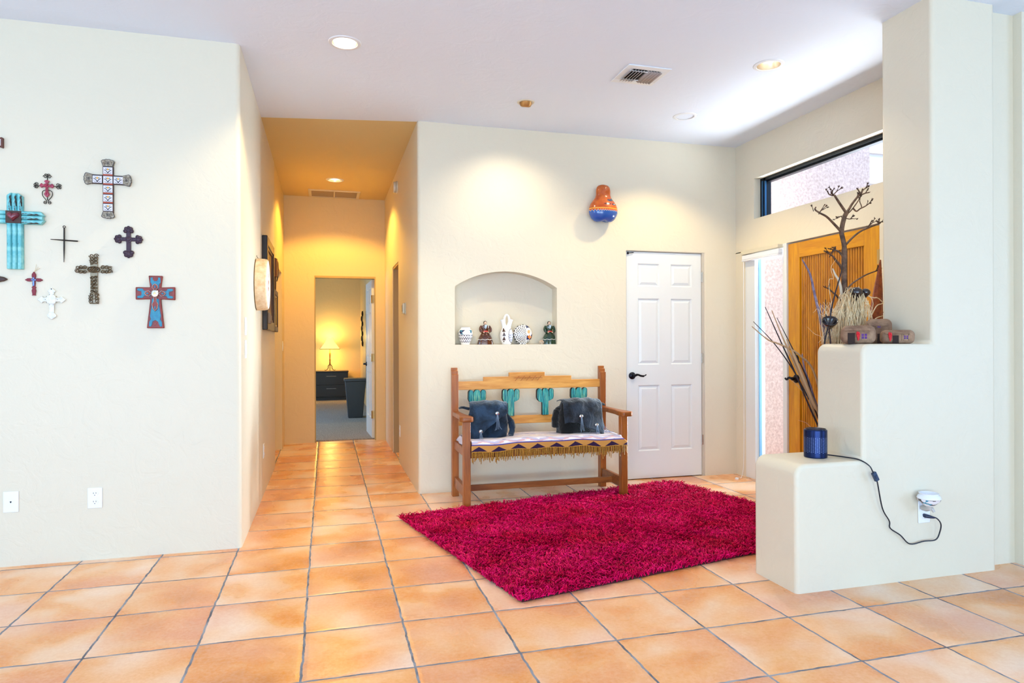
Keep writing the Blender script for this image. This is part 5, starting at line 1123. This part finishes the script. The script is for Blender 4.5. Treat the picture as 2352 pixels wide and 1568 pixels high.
# ================================================================ bedroom seen through the doorway
cab = thing('filing_cabinet', 'black two-drawer cabinet under the glowing lamp', 'cabinet', (.10, 15.0, .012))
blk = mat('black_laminate', '#2b2624', .35)
MB().box(-.35, .35, -.2, .24, .06, .60).build('body', blk, cab, bevel=.004)
MB().box(-.36, .36, -.22, .25, .60, .618).build('top', blk, cab, bevel=.003)
MB().box(-.34, .34, -.17, .2, .0, .06).build('plinth', blk, cab)
for z0, z1 in ((.33, .585), (.08, .32)):
    d_ = MB().box(-.34, .34, -.22, -.2, z0, z1).build('drawer', blk, cab, bevel=.003)
    b = MB(); zc = z1-.075; b.tube([(-.10, -.235, zc), (.10, -.235, zc)], .007); b.box(-.09, -.08, -.235, -.22, zc-.004, zc+.004); b.box(.08, .09, -.235, -.22, zc-.004, zc+.004); b.build('pull', M['chrome'], d_)
lp = thing('table_lamp', 'glowing table lamp with a cream shade on the black cabinet', 'lamp', (.075, 14.95, .63))
b = MB()
for k in range(3):
    a = 2*pi*k/3+.5; b.tube(smoothpath([(0, 0, .14), (.04*cos(a), .04*sin(a), .11), (.05*cos(a), .05*sin(a), .05), (.10*cos(a), .10*sin(a), .012), (.13*cos(a), .13*sin(a), .02)]), .008, .006, 8)
b.build('tripod_base', M['iron'], lp)
b = MB(); b.lathe([(.012, .12), (.018, .15), (.014, .19), (.02, .24), (.012, .26), (.018, .33), (.02, .38), (.01, .4), (.008, .5), (.008, .62), (0, .62)], 16); b.build('stem', mat('aged_gold', '#a8803a', .4, .6), lp)
shm = mat('lampshade', '#ffd27e', .8, emit=.75)
b = MB(); b.lathe([(.21, .47), (.15, .55), (.10, .62), (.065, .71)], 32, cap=False); b.build('shade', shm, lp)
b = MB(); b.lathe([(.211, .466), (.214, .47), (.211, .476)], 32, cap=False); b.build('shade_trim', mat('shade_trim', '#8a6a3a', .6), lp)
b = MB(); b.ball((0, 0, .58), .03); b.build('bulb', mat('lamp_bulb', '#ffe6b0', .5, emit=12), lp)
light('lamp_glow', 'POINT', (.075, 14.95, 1.36), 10, (1.0, .66, .17), radius=.04)
light('lamp_glow_low', 'POINT', (.075, 14.95, 1.09), 7, (1.0, .66, .17), radius=.04)
bi = thing('waste_bin', 'tall charcoal tapered waste bin on the bedroom carpet', 'bin', (.455, 11.3, .012))
cm_ = mat('charcoal_plastic', '#3c4046', .4)
b = MB(); v_ = []
for z, s_ in ((0, .115), (.60, .165)): v_ += [(-s_, -s_, z), (s_, -s_, z), (s_, s_, z), (-s_, s_, z)]
b.add(v_, [(3, 2, 1, 0), (4, 5, 6, 7)] + [(i, (i+1) % 4, 4+(i+1) % 4, 4+i) for i in range(4)]); b.build('body', cm_, bi, bevel=.012, seg=3)
MB().box(-.18, .18, -.18, .18, .595, .64).build('lid', cm_, bi, bevel=.012, seg=3)
orn = thing('wall_ornament', 'dark metal ornament seen edge-on on the bedroom wall', 'wall decor', (.735, 14.0, 1.52))
b = MB()
for k in range(7): b.ball((-.025-.012*(k % 2), -.05+.02*(k % 3), -.3+.1*k), .02, .04, .06, 10, 6)
b.tube([(-.02, 0, -.36), (-.035, 0, 0), (-.02, 0, .36)], .012); b.build('metalwork', M['iron'], orn)
mr = thing('standing_mirror', 'tall black-framed mirror on the bedroom wall behind the open door', 'mirror', (.735, 12.1, 1.11))
for (y0, y1, z0, z1) in ((-.34, -.29, -.70, .70), (.29, .34, -.70, .70), (-.29, .29, .65, .70), (-.29, .29, -.70, -.65)): MB().box(-.045, 0, y0, y1, z0, z1).build('frame_side', M['black'], mr, bevel=.004)
MB().box(-.02, 0, -.3, .3, -.66, .66).build('mirror_glass', mat('mirror', '#c9d0d6', .03, 1.), mr, smooth=False)
d3 = thing('door_3', 'white panelled bedroom door standing open', 'door', (.600, YE+.105, .014), (0, 0, R(92.3))); struct(d3)
lf = panel_leaf(.74, 2.025, .038, [(.11, .32), (.42, .63)], rows); lf.v = [(x, -y, z) for x, y, z in lf.v]; lf.v = [(x, y+.038, z) for x, y, z in lf.v]; lf.build('leaf', M['white'], d3, smooth=False)
b = MB(); b.lathe([(.03, 0), (.03, .008), (.012, .018), (.012, .045), (0, .046)], 16, (.68, .038, .93), 'Y'); b.tube([(.68, .08, .93), (.58, .082, .935)], .009, .006, 8); b.build('lever_handle', M['bronze'], d3)
for z in (.3, 1.03, 1.78):
    b = MB(); b.tube([(-.006, .04, z-.05), (-.006, .04, z+.05)], .008); b.box(-.004, .0, 0, .038, z-.05, z+.05); b.build('hinge', M['brass'], d3)
